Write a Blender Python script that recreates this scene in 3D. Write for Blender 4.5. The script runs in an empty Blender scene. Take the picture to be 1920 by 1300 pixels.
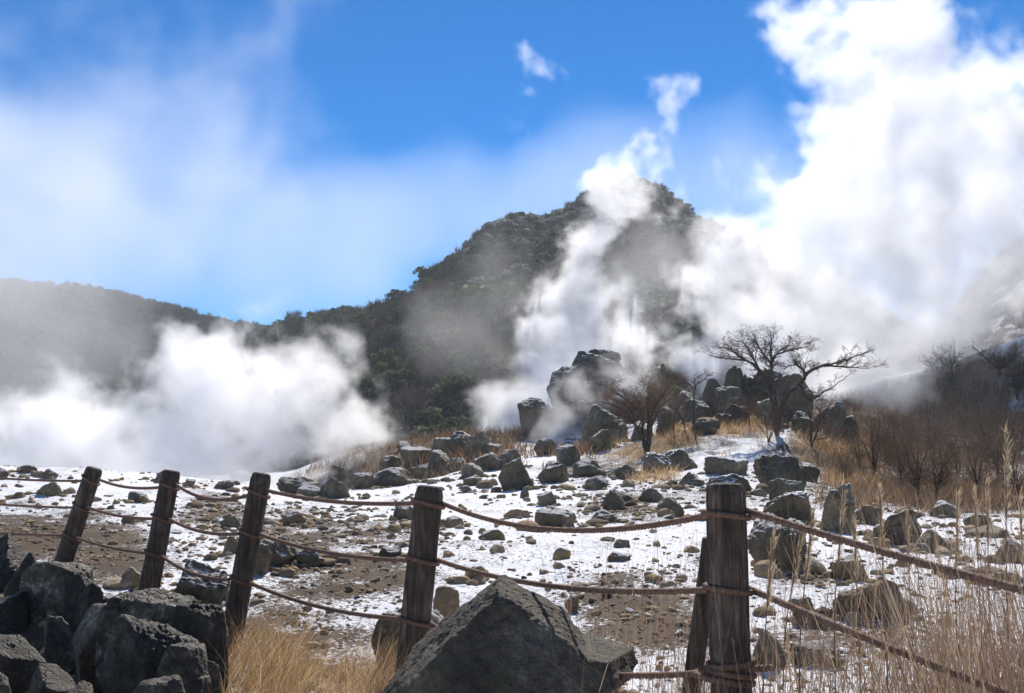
import bpy, math, random
import numpy as np
from mathutils import Vector, Matrix

# ------------------------------------------------------------------ camera, sky, sun, exposure
SC = bpy.context.scene
COL = SC.collection
EYE = 1.6                      # eye height above the footpath, metres
PITCH = math.radians(7.35)
FPX = 1900.0                   # focal length in photo pixels (1920 wide)

cam_data = bpy.data.cameras.new("camera")
cam = bpy.data.objects.new("camera", cam_data)
COL.objects.link(cam)
cam.location = (0, 0, EYE)
cam.rotation_euler = (math.pi / 2 + PITCH, 0, 0)
cam_data.sensor_fit = 'HORIZONTAL'
cam_data.sensor_width = 36.0
cam_data.lens = 36.0 * FPX / 1920.0
cam_data.clip_start = 0.1
cam_data.clip_end = 6000
SC.camera = cam

SUN_EL = math.radians(43)
SUN_AZ = math.radians(9)       # right of the view direction (+Y)
sun_vec = Vector((math.sin(SUN_AZ) * math.cos(SUN_EL), math.cos(SUN_AZ) * math.cos(SUN_EL), math.sin(SUN_EL)))

world = bpy.data.worlds.new("World")
SC.world = world
world.use_nodes = True
wnt = world.node_tree
wnt.nodes.clear()
sky = wnt.nodes.new('ShaderNodeTexSky')
sky.sky_type = 'NISHITA'
sky.sun_disc = False
sky.sun_elevation = SUN_EL
sky.sun_rotation = SUN_AZ
sky.altitude = 1000
sky.air_density = 1.0
sky.dust_density = 0.0
sky.ozone_density = 3.0
hsv = wnt.nodes.new('ShaderNodeHueSaturation')
hsv.inputs['Saturation'].default_value = 1.68
hsv.inputs['Hue'].default_value = 0.49
bg = wnt.nodes.new('ShaderNodeBackground')
bg.inputs['Strength'].default_value = 0.13
wout = wnt.nodes.new('ShaderNodeOutputWorld')
wnt.links.new(sky.outputs[0], hsv.inputs['Color'])
sky_in = wnt.nodes.new('ShaderNodeVectorMath'); sky_in.operation = 'SCALE'; sky_in.inputs['Scale'].default_value = 0.13
sky_gam = wnt.nodes.new('ShaderNodeGamma'); sky_gam.inputs['Gamma'].default_value = 1.3
sky_out = wnt.nodes.new('ShaderNodeVectorMath'); sky_out.operation = 'SCALE'; sky_out.inputs['Scale'].default_value = 0.80 / 0.13
wnt.links.new(hsv.outputs[0], sky_in.inputs[0])
wnt.links.new(sky_in.outputs[0], sky_gam.inputs['Color'])
wnt.links.new(sky_gam.outputs[0], sky_out.inputs[0])
wnt.links.new(sky_out.outputs[0], bg.inputs['Color'])
wnt.links.new(bg.outputs[0], wout.inputs['Surface'])

sun_data = bpy.data.lights.new("sun", 'SUN')
sun_data.energy = 5.0
sun_data.angle = math.radians(0.5)
sun_data.color = (1.0, 0.93, 0.83)
sun = bpy.data.objects.new("sun", sun_data)
COL.objects.link(sun)
sun.rotation_euler = sun_vec.to_track_quat('Z', 'Y').to_euler()
sun.location = sun_vec * 100

vs = SC.view_settings
vs.view_transform = 'Standard'
vs.look = 'None'
vs.gamma = 1.0
vs.use_curve_mapping = False
vs.exposure = 0.3
SC.render.engine = 'CYCLES'
cy = SC.cycles
cy.use_denoising = True
cy.max_bounces = 8
cy.diffuse_bounces = 3
cy.glossy_bounces = 2
cy.transmission_bounces = 4
cy.transparent_max_bounces = 8
cy.volume_bounces = 8
cy.volume_step_rate = 2.0
cy.volume_max_steps = 512
cy.sample_clamp_indirect = 4.0

# ------------------------------------------------------------------ helpers
rnd = random.Random(7)
RNG = np.random.default_rng(11)
CP, SP = math.cos(PITCH), math.sin(PITCH)

def P(u, v, Y):
    """World point seen at photo pixel (u, v) at ground distance Y."""
    x = (u - 960.0) / FPX
    yu = -(v - 650.0) / FPX
    d = np.array([x, CP - SP * yu, SP + CP * yu])
    d = d * (Y / d[1])
    return np.array([d[0], d[1], d[2] + EYE])

def px(n, Y):
    return n * Y / FPX

def _hash(ix, iy, iz, seed):
    h = (ix.astype(np.int64) * 374761393 + iy.astype(np.int64) * 668265263 + iz.astype(np.int64) * 2147483647 + seed * 974711)
    h = (h ^ (h >> 13)) * 1274126177
    h = (h ^ (h >> 16)) & 0xFFFFFF
    return h / float(0xFFFFFF) * 2 - 1

def vnoise(p, seed=0):
    p = np.asarray(p, float)
    i = np.floor(p)
    f = p - i
    f = f * f * f * (f * (f * 6 - 15) + 10)
    i = i.astype(np.int64)
    X, Y, Z = i[:, 0], i[:, 1], i[:, 2]
    fx, fy, fz = f[:, 0], f[:, 1], f[:, 2]
    def c(a, b, d): return _hash(X + a, Y + b, Z + d, seed)
    x00 = c(0,0,0)*(1-fx)+c(1,0,0)*fx; x10 = c(0,1,0)*(1-fx)+c(1,1,0)*fx
    x01 = c(0,0,1)*(1-fx)+c(1,0,1)*fx; x11 = c(0,1,1)*(1-fx)+c(1,1,1)*fx
    return (x00*(1-fy)+x10*fy)*(1-fz)+(x01*(1-fy)+x11*fy)*fz

def fbm(p, octaves=4, seed=0, gain=0.5):
    p = np.asarray(p, float)
    a, s, t = 1.0, 0.0, 0.0
    for o in range(octaves):
        s = s + a * vnoise(p + o * 17.3, seed + o)
        t += a; a *= gain; p = p * 2.03
    return s / t

def fbm2(x, y, octaves=4, seed=0, gain=0.5):
    return fbm(np.stack([x, y, np.zeros_like(x) + 0.37], 1), octaves, seed, gain)

def sstep(a, b, x):
    t = np.clip((x - a) / (b - a), 0, 1)
    return t * t * (3 - 2 * t)

def mesh_from(name, verts, faces, mats=(), smooth=True, attrs=None, mat_index=None):
    """faces: (n,3) / (n,4) array or list of such arrays."""
    me = bpy.data.meshes.new(name)
    verts = np.asarray(verts, np.float32)
    if not isinstance(faces, list): faces = [faces]
    faces = [np.asarray(f, np.int32) for f in faces if len(f)]
    me.vertices.add(len(verts))
    me.vertices.foreach_set('co', verts.ravel())
    nl = sum(f.size for f in faces); nf = sum(len(f) for f in faces)
    me.loops.add(nl); me.polygons.add(nf)
    me.loops.foreach_set('vertex_index', np.concatenate([f.ravel() for f in faces]))
    tot = np.concatenate([np.full(len(f), f.shape[1], np.int32) for f in faces])
    st = np.concatenate([[0], np.cumsum(tot)[:-1]]).astype(np.int32)
    me.polygons.foreach_set('loop_start', st)
    me.polygons.foreach_set('use_smooth', np.full(nf, bool(smooth)))
    for m in mats: me.materials.append(m)
    if mat_index is not None: me.polygons.foreach_set('material_index', np.asarray(mat_index, np.int32))
    for k, a in (attrs or {}).items():
        at = me.attributes.new(k, 'FLOAT', 'POINT')
        at.data.foreach_set('value', np.asarray(a, np.float32))
    me.update(calc_edges=True)
    return me

def link(name, data, parent=None, loc=None, label=None, cat=None, group=None, kind=None):
    o = bpy.data.objects.new(name, data)
    COL.objects.link(o)
    if loc is not None: o.location = [float(c) for c in loc]
    if parent is not None: o.parent = parent
    if label: o['label'] = label
    if cat: o['category'] = cat
    if group: o['group'] = group
    if kind: o['kind'] = kind
    return o

# ---- node helper
class NT:
    def __init__(s, tree): s.t = tree
    def n(s, typ, ins=None, **props):
        nd = s.t.nodes.new(typ)
        for k, v in props.items(): setattr(nd, k, v)
        for k, v in (ins or {}).items():
            if hasattr(v, 'is_linked') or isinstance(v, bpy.types.NodeSocket): s.t.links.new(v, nd.inputs[k])
            else: nd.inputs[k].default_value = v
        return nd
    def m(s, op, a, b=None, c=None, clamp=False):
        ins = {0: a}
        if b is not None: ins[1] = b
        if c is not None: ins[2] = c
        return s.n('ShaderNodeMath', ins, operation=op, use_clamp=clamp).outputs[0]
    def vm(s, op, a, b=None, scale=None):
        ins = {0: a}
        if b is not None: ins[1] = b
        nd = s.n('ShaderNodeVectorMath', ins, operation=op)
        if scale is not None:
            if isinstance(scale, (int, float)): nd.inputs['Scale'].default_value = scale
            else: s.t.links.new(scale, nd.inputs['Scale'])
        return nd.outputs['Value'] if op in ('DISTANCE', 'LENGTH', 'DOT_PRODUCT') else nd.outputs['Vector']
    def noise(s, vec, scale, detail=4, rough=0.55, dist=0.0, color=False):
        nd = s.n('ShaderNodeTexNoise', {'Vector': vec, 'Scale': scale, 'Detail': detail, 'Roughness': rough, 'Distortion': dist})
        return nd.outputs['Color'] if color else nd.outputs[0]
    def ramp(s, fac, stops):
        nd = s.n('ShaderNodeValToRGB', {'Fac': fac})
        el = nd.color_ramp.elements
        while len(el) < len(stops): el.new(0.5)
        for e, (p, c) in zip(el, stops):
            e.position = p
            e.color = (c[0], c[1], c[2], 1) if not isinstance(c, (int, float)) else (c, c, c, 1)
        return nd.outputs['Color']
    def mr(s, v, a, b, c=0.0, d=1.0, smooth=False):
        nd = s.n('ShaderNodeMapRange', {'Value': v, 'From Min': a, 'From Max': b, 'To Min': c, 'To Max': d})
        if smooth: nd.interpolation_type = 'SMOOTHSTEP'
        return nd.outputs[0]
    def mix(s, f, a, b):
        nd = s.n('ShaderNodeMix', data_type='RGBA')
        for k, v in ((0, f), (6, a), (7, b)):
            if isinstance(v, bpy.types.NodeSocket): s.t.links.new(v, nd.inputs[k])
            else: nd.inputs[k].default_value = v if isinstance(v, (int, float)) else (*v, 1)
        return nd.outputs[2]

def new_mat(name):
    m = bpy.data.materials.new(name)
    m.use_nodes = True
    m.node_tree.nodes.clear()
    return m, NT(m.node_tree)

def finish(nt, color, rough=0.9, bump=None, bump_s=0.5, bump_d=0.02, transl=0.0, spec=0.2):
    ins = {'Base Color': color, 'Roughness': rough, 'Specular IOR Level': spec}
    if not isinstance(color, bpy.types.NodeSocket): ins['Base Color'] = (*color, 1)
    nrm = None
    if bump is not None:
        nrm = nt.n('ShaderNodeBump', {'Height': bump, 'Strength': bump_s, 'Distance': bump_d}).outputs[0]
        ins['Normal'] = nrm
    sh = nt.n('ShaderNodeBsdfPrincipled', ins).outputs[0]
    if transl > 0:
        tr = nt.n('ShaderNodeBsdfTranslucent', {'Color': ins['Base Color']}).outputs[0]
        sh = nt.n('ShaderNodeMixShader', {0: transl, 1: sh, 2: tr}).outputs[0]
    nt.n('ShaderNodeOutputMaterial', {'Surface': sh})
# ------------------------------------------------------------------ terrain
CTRL = [  # photo pixel u, v and ground distance Y of points on the ground
 (150,1290,7.0),(-300,1250,8.0),(60,1185,9.0),(118,1062,12.7),(278,1118,10.3),(430,1222,8.8),(765,1345,6.8),(1370,1520,4.5),(700,1500,4.5),(1000,1560,4.2),(1700,1560,4.0),(2300,1560,4.0),
 (100,1000,17),(100,950,24),(-300,960,24),(0,888,38),(-300,880,38),(150,889,38),(280,896,38),(400,906,38),(560,925,34),
 (600,1000,18),(600,950,28),(640,926,34),(700,1100,11),(1000,1050,13),(1000,955,24),(1000,895,38),(850,893,40),(760,905,38),(920,868,46),(1060,872,44),
 (1250,1050,12.5),(1250,955,23),(1250,888,36),(1300,852,42),(1450,818,46),(1540,832,46),(1200,868,42),(1120,850,47),
 (1500,1150,9.5),(1640,1165,9.2),(1600,1010,17),(1850,1060,13),(1850,985,22),(2100,1000,20),(1600,950,28),(1900,955,30),(1750,940,33),(1900,905,42),(2200,880,42),(1620,870,46),
 (1750,835,58),(1900,785,68),(2200,700,70),(1920,640,92),(1800,712,88),(1650,765,84),(2300,500,100),(1560,775,66),(1450,775,60),(1330,775,60),
 (1262,800,49),(1300,790,50.5),(1400,782,51.5),(1470,782,51.5),(1540,802,49.5),(1400,772,57),(1480,772,57),(1320,776,57),(1140,832,54),(1220,812,52),
 (1100,825,64),(1000,838,62),(1200,790,68),(840,840,62),(700,850,70),(600,868,80),
]
def tpc(x, y):
    rr = np.sqrt(x * x + (y + 3) ** 2)
    return np.stack([3.0 * np.arctan2(x, y + 3), 2.0 * np.log(rr + 1.0)], 1)
_pts = [P(*c) for c in CTRL]
_pts += [np.array(p, float) for p in [(-60,60,-3.5),(-35,52,-3.0),(-20,55,-2.6),(-8,54,-1.0),(-30,75,-3.5),(-70,90,-3),(0,0,0),(-3,2,0),(3,2,0),(-10,0,0),(10,0,0),(0,-10,0),(0,-60,0),(-80,-40,0),(80,-40,0),(-80,10,1),(80,10,2),
   (0,150,6),(-90,160,0),(90,150,14),(0,400,6),(-200,400,0),(200,400,20),(0,1300,0),(-900,900,0),(900,900,0),(0,-1300,0),(-1200,-500,0),(1200,-500,0)]]
_pts = np.array(_pts)
_q = tpc(_pts[:, 0], _pts[:, 1])
_n = len(_q)
_D = np.linalg.norm(_q[:, None] - _q[None], axis=2)
_A = np.zeros((_n + 3, _n + 3))
_A[:_n, :_n] = np.sqrt(_D ** 2 + 0.02) + np.eye(_n) * -0.01
_A[:_n, _n] = 1; _A[:_n, _n + 1:] = _q
_A[_n, :_n] = 1; _A[_n + 1:, :_n] = _q.T
_w = np.linalg.solve(_A, np.concatenate([_pts[:, 2], np.zeros(3)]))
def ground_z(x, y):
    x = np.atleast_1d(np.asarray(x, float)); y = np.atleast_1d(np.asarray(y, float))
    q = tpc(x, y)
    z = np.zeros(len(x))
    for k in range(0, len(x), 40000):
        qq = q[k:k + 40000]
        d2 = ((qq[:, None, :] - _q[None]) ** 2).sum(2)
        z[k:k + 40000] = np.sqrt(d2 + 0.02) @ _w[:_n] + _w[_n] + qq @ _w[_n + 1:]
    return z
def hit(u, v, y0=3.5, y1=130.0):
    """First point of the ground seen at photo pixel (u, v)."""
    Y = np.exp(np.linspace(math.log(y0), math.log(y1), 700))
    a = P(u, v, 1.0); o = np.array([0, 0, EYE])
    pts = o[None] + (a - o)[None] * Y[:, None]
    g = ground_z(pts[:, 0], pts[:, 1])
    below = np.nonzero(pts[:, 2] < g)[0]
    if len(below) == 0: return None
    k = below[0]
    return np.array([pts[k, 0], pts[k, 1], g[k]])

def patch_mask(x, y, patches):
    s = np.zeros(len(x))
    for (u, v, ru, rv, w) in patches:
        c = hit(u, v)
        if c is None: continue
        a, b = hit(u, v - rv), hit(u, v + rv)
        near = c[1] - b[1] if b is not None else c[1] * .2
        far = a[1] - c[1] if a is not None else c[1] * .3
        dy = y - c[1]
        dx = x - c[0] * (y / c[1])
        q = (dx / px(ru, c[1])) ** 2 + (dy / np.where(dy > 0, far, near)) ** 2
        s = np.maximum(s, w * np.exp(-q * 1.2))
    return s
DIRT = [(40,1010,150,50,1),(190,1040,110,60,.95),(120,970,120,18,.45),(640,1085,150,45,1),(540,1180,160,60,1.0),(560,1005,100,50,.55),(420,960,90,40,.5),(690,1010,80,30,.45),(770,1000,60,20,.4),
  (1150,1130,130,45,.8),(1210,1170,120,50,.7),(1500,1085,60,18,.7),(1480,1040,40,14,.5),(1330,1060,50,40,.4),(1550,1200,200,60,.3),(600,1260,150,60,.55),(1180,945,90,30,.5),(1330,935,100,30,.3),(1750,1030,120,20,.3),(800,830,170,50,1.1),(620,850,120,40,1),(1700,800,160,60,.55),(1850,800,120,80,.6),(1560,860,80,40,.8),(1700,755,240,50,1.0),(1500,780,120,30,.7),
  (1100,880,80,20,.5),(1240,830,90,22,.6),(1650,915,160,40,.6),(1800,925,160,40,.7),(150,1230,180,110,1.6),(20,1150,120,70,1.6),(60,1280,120,60,1.6),(250,1180,120,60,1.2),(350,1280,100,60,.5)]
ANG = np.unique(np.concatenate([np.radians(np.linspace(-44, 44, 520)), np.radians(np.linspace(44, 316, 70))]))[:-1]
RAD = np.concatenate([np.exp(np.linspace(math.log(0.5), math.log(5), 16))[:-1], np.exp(np.linspace(math.log(5), math.log(75), 430))[:-1], np.exp(np.linspace(math.log(75), math.log(1300), 50))])
nA, nR = len(ANG), len(RAD)
gx = (np.sin(ANG)[None] * RAD[:, None]).ravel()
gy = (np.cos(ANG)[None] * RAD[:, None] - 3.0).ravel()
gz = ground_z(gx, gy)
dist = np.sqrt(gx ** 2 + gy ** 2)
dirt = patch_mask(gx, gy, DIRT)
b1 = fbm2(gx * .35, gy * .35, 4, 3)
b2 = fbm2(gx * 1.6, gy * 1.6, 4, 9)
b3 = fbm2(gx * 6, gy * 6, 3, 15)
near = np.clip((dist - 2) / 4, 0, 1)
dirt_all = np.clip(dirt * (.95 + b2 * .9 + b3 * .35) + b1 * .22 + b2 * .16 + .10, 0, 1)
brush = sstep(0.55, 0.75, gx / np.maximum(gy, 1) + .0) * 0
gz = gz + near * (b1 * .10 + b2 * .05 + b3 * .018 * np.clip(25 / np.maximum(dist, 1), 0.3, 1.5))
gz = gz + sstep(38, 60, dist) * fbm2(gx * .08, gy * .08, 3, 33) * .6
mound = patch_mask(gx, gy, [(1400, 850, 260, 40, 1.0), (1180, 900, 120, 30, .8)])
gz = gz + mound * fbm2(gx * .9, gy * .9, 4, 21) * .38
gz = gz - .38 * np.clip(patch_mask(gx, gy, [(110,1235,150,60,1.0),(20,1190,90,40,1.0),(230,1290,90,50,.9)]), 0, 1)
# gully of the footpath edge, between the wall boulders and the kerb stones
ii, jj = np.arange(nR - 1), np.arange(nA)
I0 = (ii[:, None] * nA + jj[None]); I1 = (ii[:, None] * nA + (jj[None] + 1) % nA)
gfaces = np.stack([I0, I1, I1 + nA, I0 + nA], 2).reshape(-1, 4)
GX, GY, GZ = gx, gy, gz
_LA, _LR = ANG, RAD
def surf_z(x, y):
    """Height of the built ground sheet (bilinear in its own polar grid)."""
    x = np.atleast_1d(np.asarray(x, float)); y = np.atleast_1d(np.asarray(y, float))
    a = np.arctan2(x, y + 3); r = np.sqrt(x * x + (y + 3) ** 2)
    j = np.clip(np.searchsorted(_LA, a) - 1, 0, nA - 2); i = np.clip(np.searchsorted(_LR, r) - 1, 0, nR - 2)
    fa = np.clip((a - _LA[j]) / (_LA[j + 1] - _LA[j]), 0, 1); fr = np.clip((r - _LR[i]) / (_LR[i + 1] - _LR[i]), 0, 1)
    Z = GZ.reshape(nR, nA)
    return (Z[i, j] * (1 - fa) + Z[i, j + 1] * fa) * (1 - fr) + (Z[i + 1, j] * (1 - fa) + Z[i + 1, j + 1] * fa) * fr

gm, nt = new_mat('snowy_ground')
geo = nt.n('ShaderNodeNewGeometry')
pos = geo.outputs['Position']
da = nt.n('ShaderNodeAttribute', attribute_name='bare').outputs['Fac']
nz = nt.n('ShaderNodeSeparateXYZ', {0: geo.outputs['Normal']}).outputs[2]
f1 = nt.noise(pos, 3.2, 6, 0.65)
f2 = nt.noise(pos, 22.0, 5, 0.7)
f3 = nt.noise(pos, 90.0, 3, 0.7)
k = nt.m('ADD', nt.m('MULTIPLY', da, .85), nt.m('ADD', nt.m('ADD', nt.m('MULTIPLY', f1, .5), nt.m('MULTIPLY', f3, .45)), nt.m('MULTIPLY', f2, 1.9)))
k = nt.m('ADD', k, nt.mr(nz, 0.97, 0.78, 0.0, 0.45))
bare = nt.mr(k, 1.66, 1.80, 0, 1, smooth=True)
dc = nt.ramp(nt.noise(pos, 38, 5, .75), [(0.25, (.035, .026, .02)), (.5, (.13, .092, .062)), (.68, (.23, .165, .11)), (.9, (.36, .29, .21))])
dc = nt.mix(nt.mr(nt.noise(pos, 1.2, 3, .5), .45, .65), dc, nt.mix(.55, dc, (.22, .13, .06)))
snowc = nt.mix(nt.noise(pos, 9, 4), (.80, .81, .84), (.90, .90, .92))
colr = nt.mix(bare, snowc, dc)
hgt = nt.m('ADD', nt.m('ADD', nt.m('MULTIPLY', f2, .8), nt.m('MULTIPLY', bare, -.7)), nt.m('MULTIPLY', nt.m('MULTIPLY', f3, bare), 2.2))
finish(nt, colr, 0.85, hgt, 0.75, 0.045, spec=.25)
gme = mesh_from('ground', np.stack([gx, gy, gz], 1), gfaces, [gm], True, {'bare': dirt_all})
link('ground', gme, kind='structure', label='snow dusted gravel slope with bare brown patches', cat='ground')

# ------------------------------------------------------------------ mountains
def profile(pts):
    a = np.array(pts, float)
    return a[:, 0], a[:, 1]
def mountain(name, prof, ridge, foot, mat, rough, seed, label, power=1.15, du=7, rows=64, rr=26):
    """A slope rising from foot distance to a ridge whose skyline is prof; ridge: (u, Y) pairs."""
    pu, pv = profile(prof); ru, rY = profile(ridge); fu, fY = profile(foot)
    us = np.arange(pu[0], pu[-1] + 1, du)
    vs_ = np.interp(us, pu, pv); Yr = np.interp(us, ru, rY); Yf = np.interp(us, fu, fY)
    s = np.concatenate([np.linspace(0, 1, rows), 1 + np.linspace(0, 1, 14)[1:] ** 1.3 * 1.2])
    top = np.array([P(u, v, Y) for u, v, Y in zip(us, vs_, Yr)])
    foot_xy = np.stack([(us - 960) / FPX * Yf, Yf], 1)
    fz = ground_z(foot_xy[:, 0], foot_xy[:, 1]) - 4
    S = s[:, None]
    X = foot_xy[None, :, 0] + (top[None, :, 0] - foot_xy[None, :, 0]) * S
    Y = foot_xy[None, :, 1] + (top[None, :, 1] - foot_xy[None, :, 1]) * S
    H = (top[:, 2] - fz)[None]
    Z = fz[None] + H * np.where(S <= 1, np.power(np.minimum(S, 1), power), 1 - 0.75 * (np.maximum(S, 1) - 1) ** 1.15)
    x, y, z = X.ravel(), Y.ravel(), Z.ravel()
    w = (np.clip(S * 3, 0, 1) * np.clip(np.abs(S - 1) * 4 + .12, 0, 1) * np.ones_like(X)).ravel()
    p3 = np.stack([x, y, z], 1)
    ridged = 1 - np.abs(fbm(p3 / rr * np.array([1, .55, .5]), 4, seed)) * 2
    z = z + w * rough * ridged + rough * .18 * fbm(p3 / 6.0, 3, seed + 5)
    nr, nc = X.shape
    i = np.arange(nr - 1)[:, None] * nc + np.arange(nc - 1)[None]
    F = np.stack([i, i + 1, i + 1 + nc, i + nc], 2).reshape(-1, 4)
    me = mesh_from(name, np.stack([x, y, z], 1), F, [mat])
    o = link(name, me, kind='structure', label=label, cat='mountain' if name == 'mountain' else 'hill')
    return o, np.stack([x, y, z], 1).reshape(nr, nc, 3), s, us

def slope_mat(name, dark, mid, tan, snow_amt):
    m, nt = new_mat(name)
    geo = nt.n('ShaderNodeNewGeometry'); pos = geo.outputs['Position']
    a = nt.noise(pos, .12, 5, .6); b = nt.noise(pos, .9, 5, .7)
    c = nt.ramp(nt.m('ADD', nt.m('MULTIPLY', a, .6), nt.m('MULTIPLY', b, .4)), [(.35, dark), (.5, mid), (.66, tan)])
    sn = nt.mr(nt.m('ADD', nt.noise(pos, .35, 6, .75), nt.m('MULTIPLY', nt.noise(pos, .05, 2), .4)), .78 - snow_amt, .9 - snow_amt)
    c = nt.mix(sn, c, (.75, .77, .8))
    finish(nt, c, .95, b, 1.0, 1.2, spec=.05)
    return m
mt_mat = slope_mat('mountain_undergrowth', (.020, .024, .020), (.045, .042, .032), (.085, .062, .042), -.06)
hill_mat = slope_mat('hill_undergrowth', (.025, .027, .024), (.05, .045, .038), (.08, .066, .05), -.10)
right_mat = slope_mat('brush_slope_soil', (.05, .035, .026), (.13, .085, .055), (.22, .15, .095), .10)
MT, MTG, MTs, MTu = mountain('mountain',
  [(250,760),(400,700),(500,640),(540,612),(600,602),(650,598),(690,604),(720,590),(760,562),(800,532),(870,492),(900,450),(960,420),(1030,418),(1080,388),(1110,368),(1170,335),(1240,362),(1300,407),(1380,452),(1480,492),(1560,540),(1650,600),(1800,700),(2000,800)],
  [(250,330),(640,330),(720,240),(800,250),(900,300),(1170,420),(1400,400),(1700,330),(2000,300)],
  [(250,130),(600,115),(900,108),(1200,112),(2000,140)], mt_mat, 5.0, 41, 'steep wooded mountain rising to a pointed summit', 1.12)
HL, HLG, HLs, HLu = mountain('hill',
  [(-700,500),(-300,522),(0,537),(100,546),(180,553),(300,582),(420,612),(500,624),(640,650),(800,720),(1000,800)],
  [(-700,520),(0,560),(500,620),(1000,620)], [(-700,170),(0,180),(400,230),(1000,300)], hill_mat, 7.0, 52, 'long wooded hill fading into steam on the left', 1.0, du=10, rr=40)
RH, RHG, RHs, RHu = mountain('hillside',
  [(1640,800),(1700,745),(1760,655),(1800,590),(1850,520),(1920,450),(2050,350),(2300,250),(2700,200)],
  [(1640,150),(1800,160),(2700,190)], [(1640,100),(1900,92),(2700,90)], right_mat, 3.0, 63, 'steep brushy hillside with thin snow on the right', 1.0, du=8, rr=14)
# ------------------------------------------------------------------ woods on the slopes
def leaf_mat(name, c1, c2, tr=.3, frost=0.0, scale=.5):
    m, nt = new_mat(name)
    geo = nt.n('ShaderNodeNewGeometry')
    oi = nt.n('ShaderNodeObjectInfo').outputs['Random']
    n = nt.noise(geo.outputs['Position'], scale, 3)
    f = nt.m('ADD', nt.m('MULTIPLY', n, .8), nt.m('MULTIPLY', nt.m('SUBTRACT', oi, .5), .55))
    c = nt.ramp(f, [(.25, c1), (.62, c2)])
    if frost:
        nz = nt.n('ShaderNodeSeparateXYZ', {0: geo.outputs['True Normal']}).outputs[2]
        fr = nt.mr(nt.m('ADD', nt.m('ABSOLUTE', nz), nt.noise(geo.outputs['Position'], 1.2, 3)), 1.0, 1.4, 0, frost)
        c = nt.mix(fr, c, (.7, .72, .75))
    finish(nt, c, .75, transl=tr, spec=.06)
    return m
m_ever = leaf_mat('evergreen_leaves', (.030, .048, .022), (.12, .145, .055), .35, .0)
m_frost = leaf_mat('frosted_leaves', (.08, .085, .07), (.2, .21, .18), .3, .3)
m_scrub = leaf_mat('hillside_twigs', (.10, .065, .042), (.24, .16, .10), .15, .0)
m_twigs = leaf_mat('winter_twigs', (.06, .045, .035), (.13, .095, .07), .1, .1)
def bark_mat(name, c1, c2, scale=6.0):
    m, nt = new_mat(name)
    pos = nt.n('ShaderNodeNewGeometry').outputs['Position']
    n = nt.noise(pos, scale, 4, .65)
    finish(nt, nt.ramp(n, [(.35, c1), (.65, c2)]), .9, n, .6, .02, spec=.1)
    return m
m_bark = bark_mat('bark', (.035, .026, .02), (.12, .085, .06))
m_bark_far = bark_mat('bark_far', (.05, .04, .03), (.10, .08, .06), 1.0)

def crown_arrays(seed, n_leaf, kind='ever', leaf=.13):
    """Unit crown (radius about 1, base z=0, top about 1.7): leaf clumps on the upper shells of several lobes."""
    r = np.random.default_rng(seed)
    V, F = [], []
    lobes = []
    nl = 9 if kind == 'ever' else 6
    for k in range(nl):
        a = r.uniform(0, 6.28); d = r.uniform(.15, .68); zz = r.uniform(.45, 1.3) * (1.08 - d * .6)
        lobes.append((np.array([d * math.cos(a), d * math.sin(a), zz + .1]), r.uniform(.3, .52)))
    lobes.append((np.array([0, 0, 1.15]), .45))
    per = n_leaf // len(lobes)
    for c, R in lobes:
        d = r.normal(size=(per, 3)); d /= np.linalg.norm(d, axis=1)[:, None]
        d[:, 2] = np.where(d[:, 2] < -.25, -d[:, 2], d[:, 2])
        p = c + d * np.array([R, R, R * .62]) * r.uniform(.72, 1.06, (per, 1))
        if kind == 'ever':
            up = d * .6 + np.array([0, 0, .7]) + r.normal(size=(per, 3)) * .45
            up /= np.linalg.norm(up, axis=1)[:, None]
            t = np.cross(up, r.normal(size=(per, 3))); t /= np.linalg.norm(t, axis=1)[:, None]
            b = np.cross(up, t)
            s = leaf * r.uniform(.6, 1.35, (per, 1))
            q = np.stack([p - t * s - b * s * .35, p + b * s * -.55 + up * s * .25, p + t * s + b * s * .3, p + b * s * .8 - up * s * .2], 1)
        else:
            up = d + np.array([0, 0, .9]); up /= np.linalg.norm(up, axis=1)[:, None]
            t = np.cross(up, r.normal(size=(per, 3))); t /= np.linalg.norm(t, axis=1)[:, None]
            s = leaf * r.uniform(.8, 2.0, (per, 1))
            q = np.stack([p - up * s, p + t * s * .09, p + up * s * 1.2, p - t * s * .09], 1)
        V.append(q.reshape(-1, 3))
    V = np.concatenate(V)
    F = np.arange(len(V)).reshape(-1, 4)
    return V, F

def trunk_arrays(h=.8, r0=.06, seed=0):
    r = np.random.default_rng(seed + 99)
    V, F = [], []
    def tube(pts, rad):
        b = len(V)
        for p, q in zip(pts, rad):
            for k in range(4):
                a = k * math.pi / 2
                V.append((p[0] + q * math.cos(a), p[1] + q * math.sin(a), p[2]))
        for i in range(len(pts) - 1):
            for k in range(4):
                F.append((b + i * 4 + k, b + i * 4 + (k + 1) % 4, b + i * 4 + 4 + (k + 1) % 4, b + i * 4 + 4 + k))
    tube([(0, 0, -.35), (r.uniform(-.05, .05), r.uniform(-.05, .05), .4), (r.uniform(-.1, .1), 0, 1.2)], [r0, r0 * .8, r0 * .3])
    for k in range(3):
        a = r.uniform(0, 6.28)
        tube([(0, 0, .3 + k * .15), (.5 * math.cos(a), .5 * math.sin(a), .7 + k * .15)], [r0 * .5, r0 * .2])
    return np.array(V, float), np.array(F)

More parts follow.
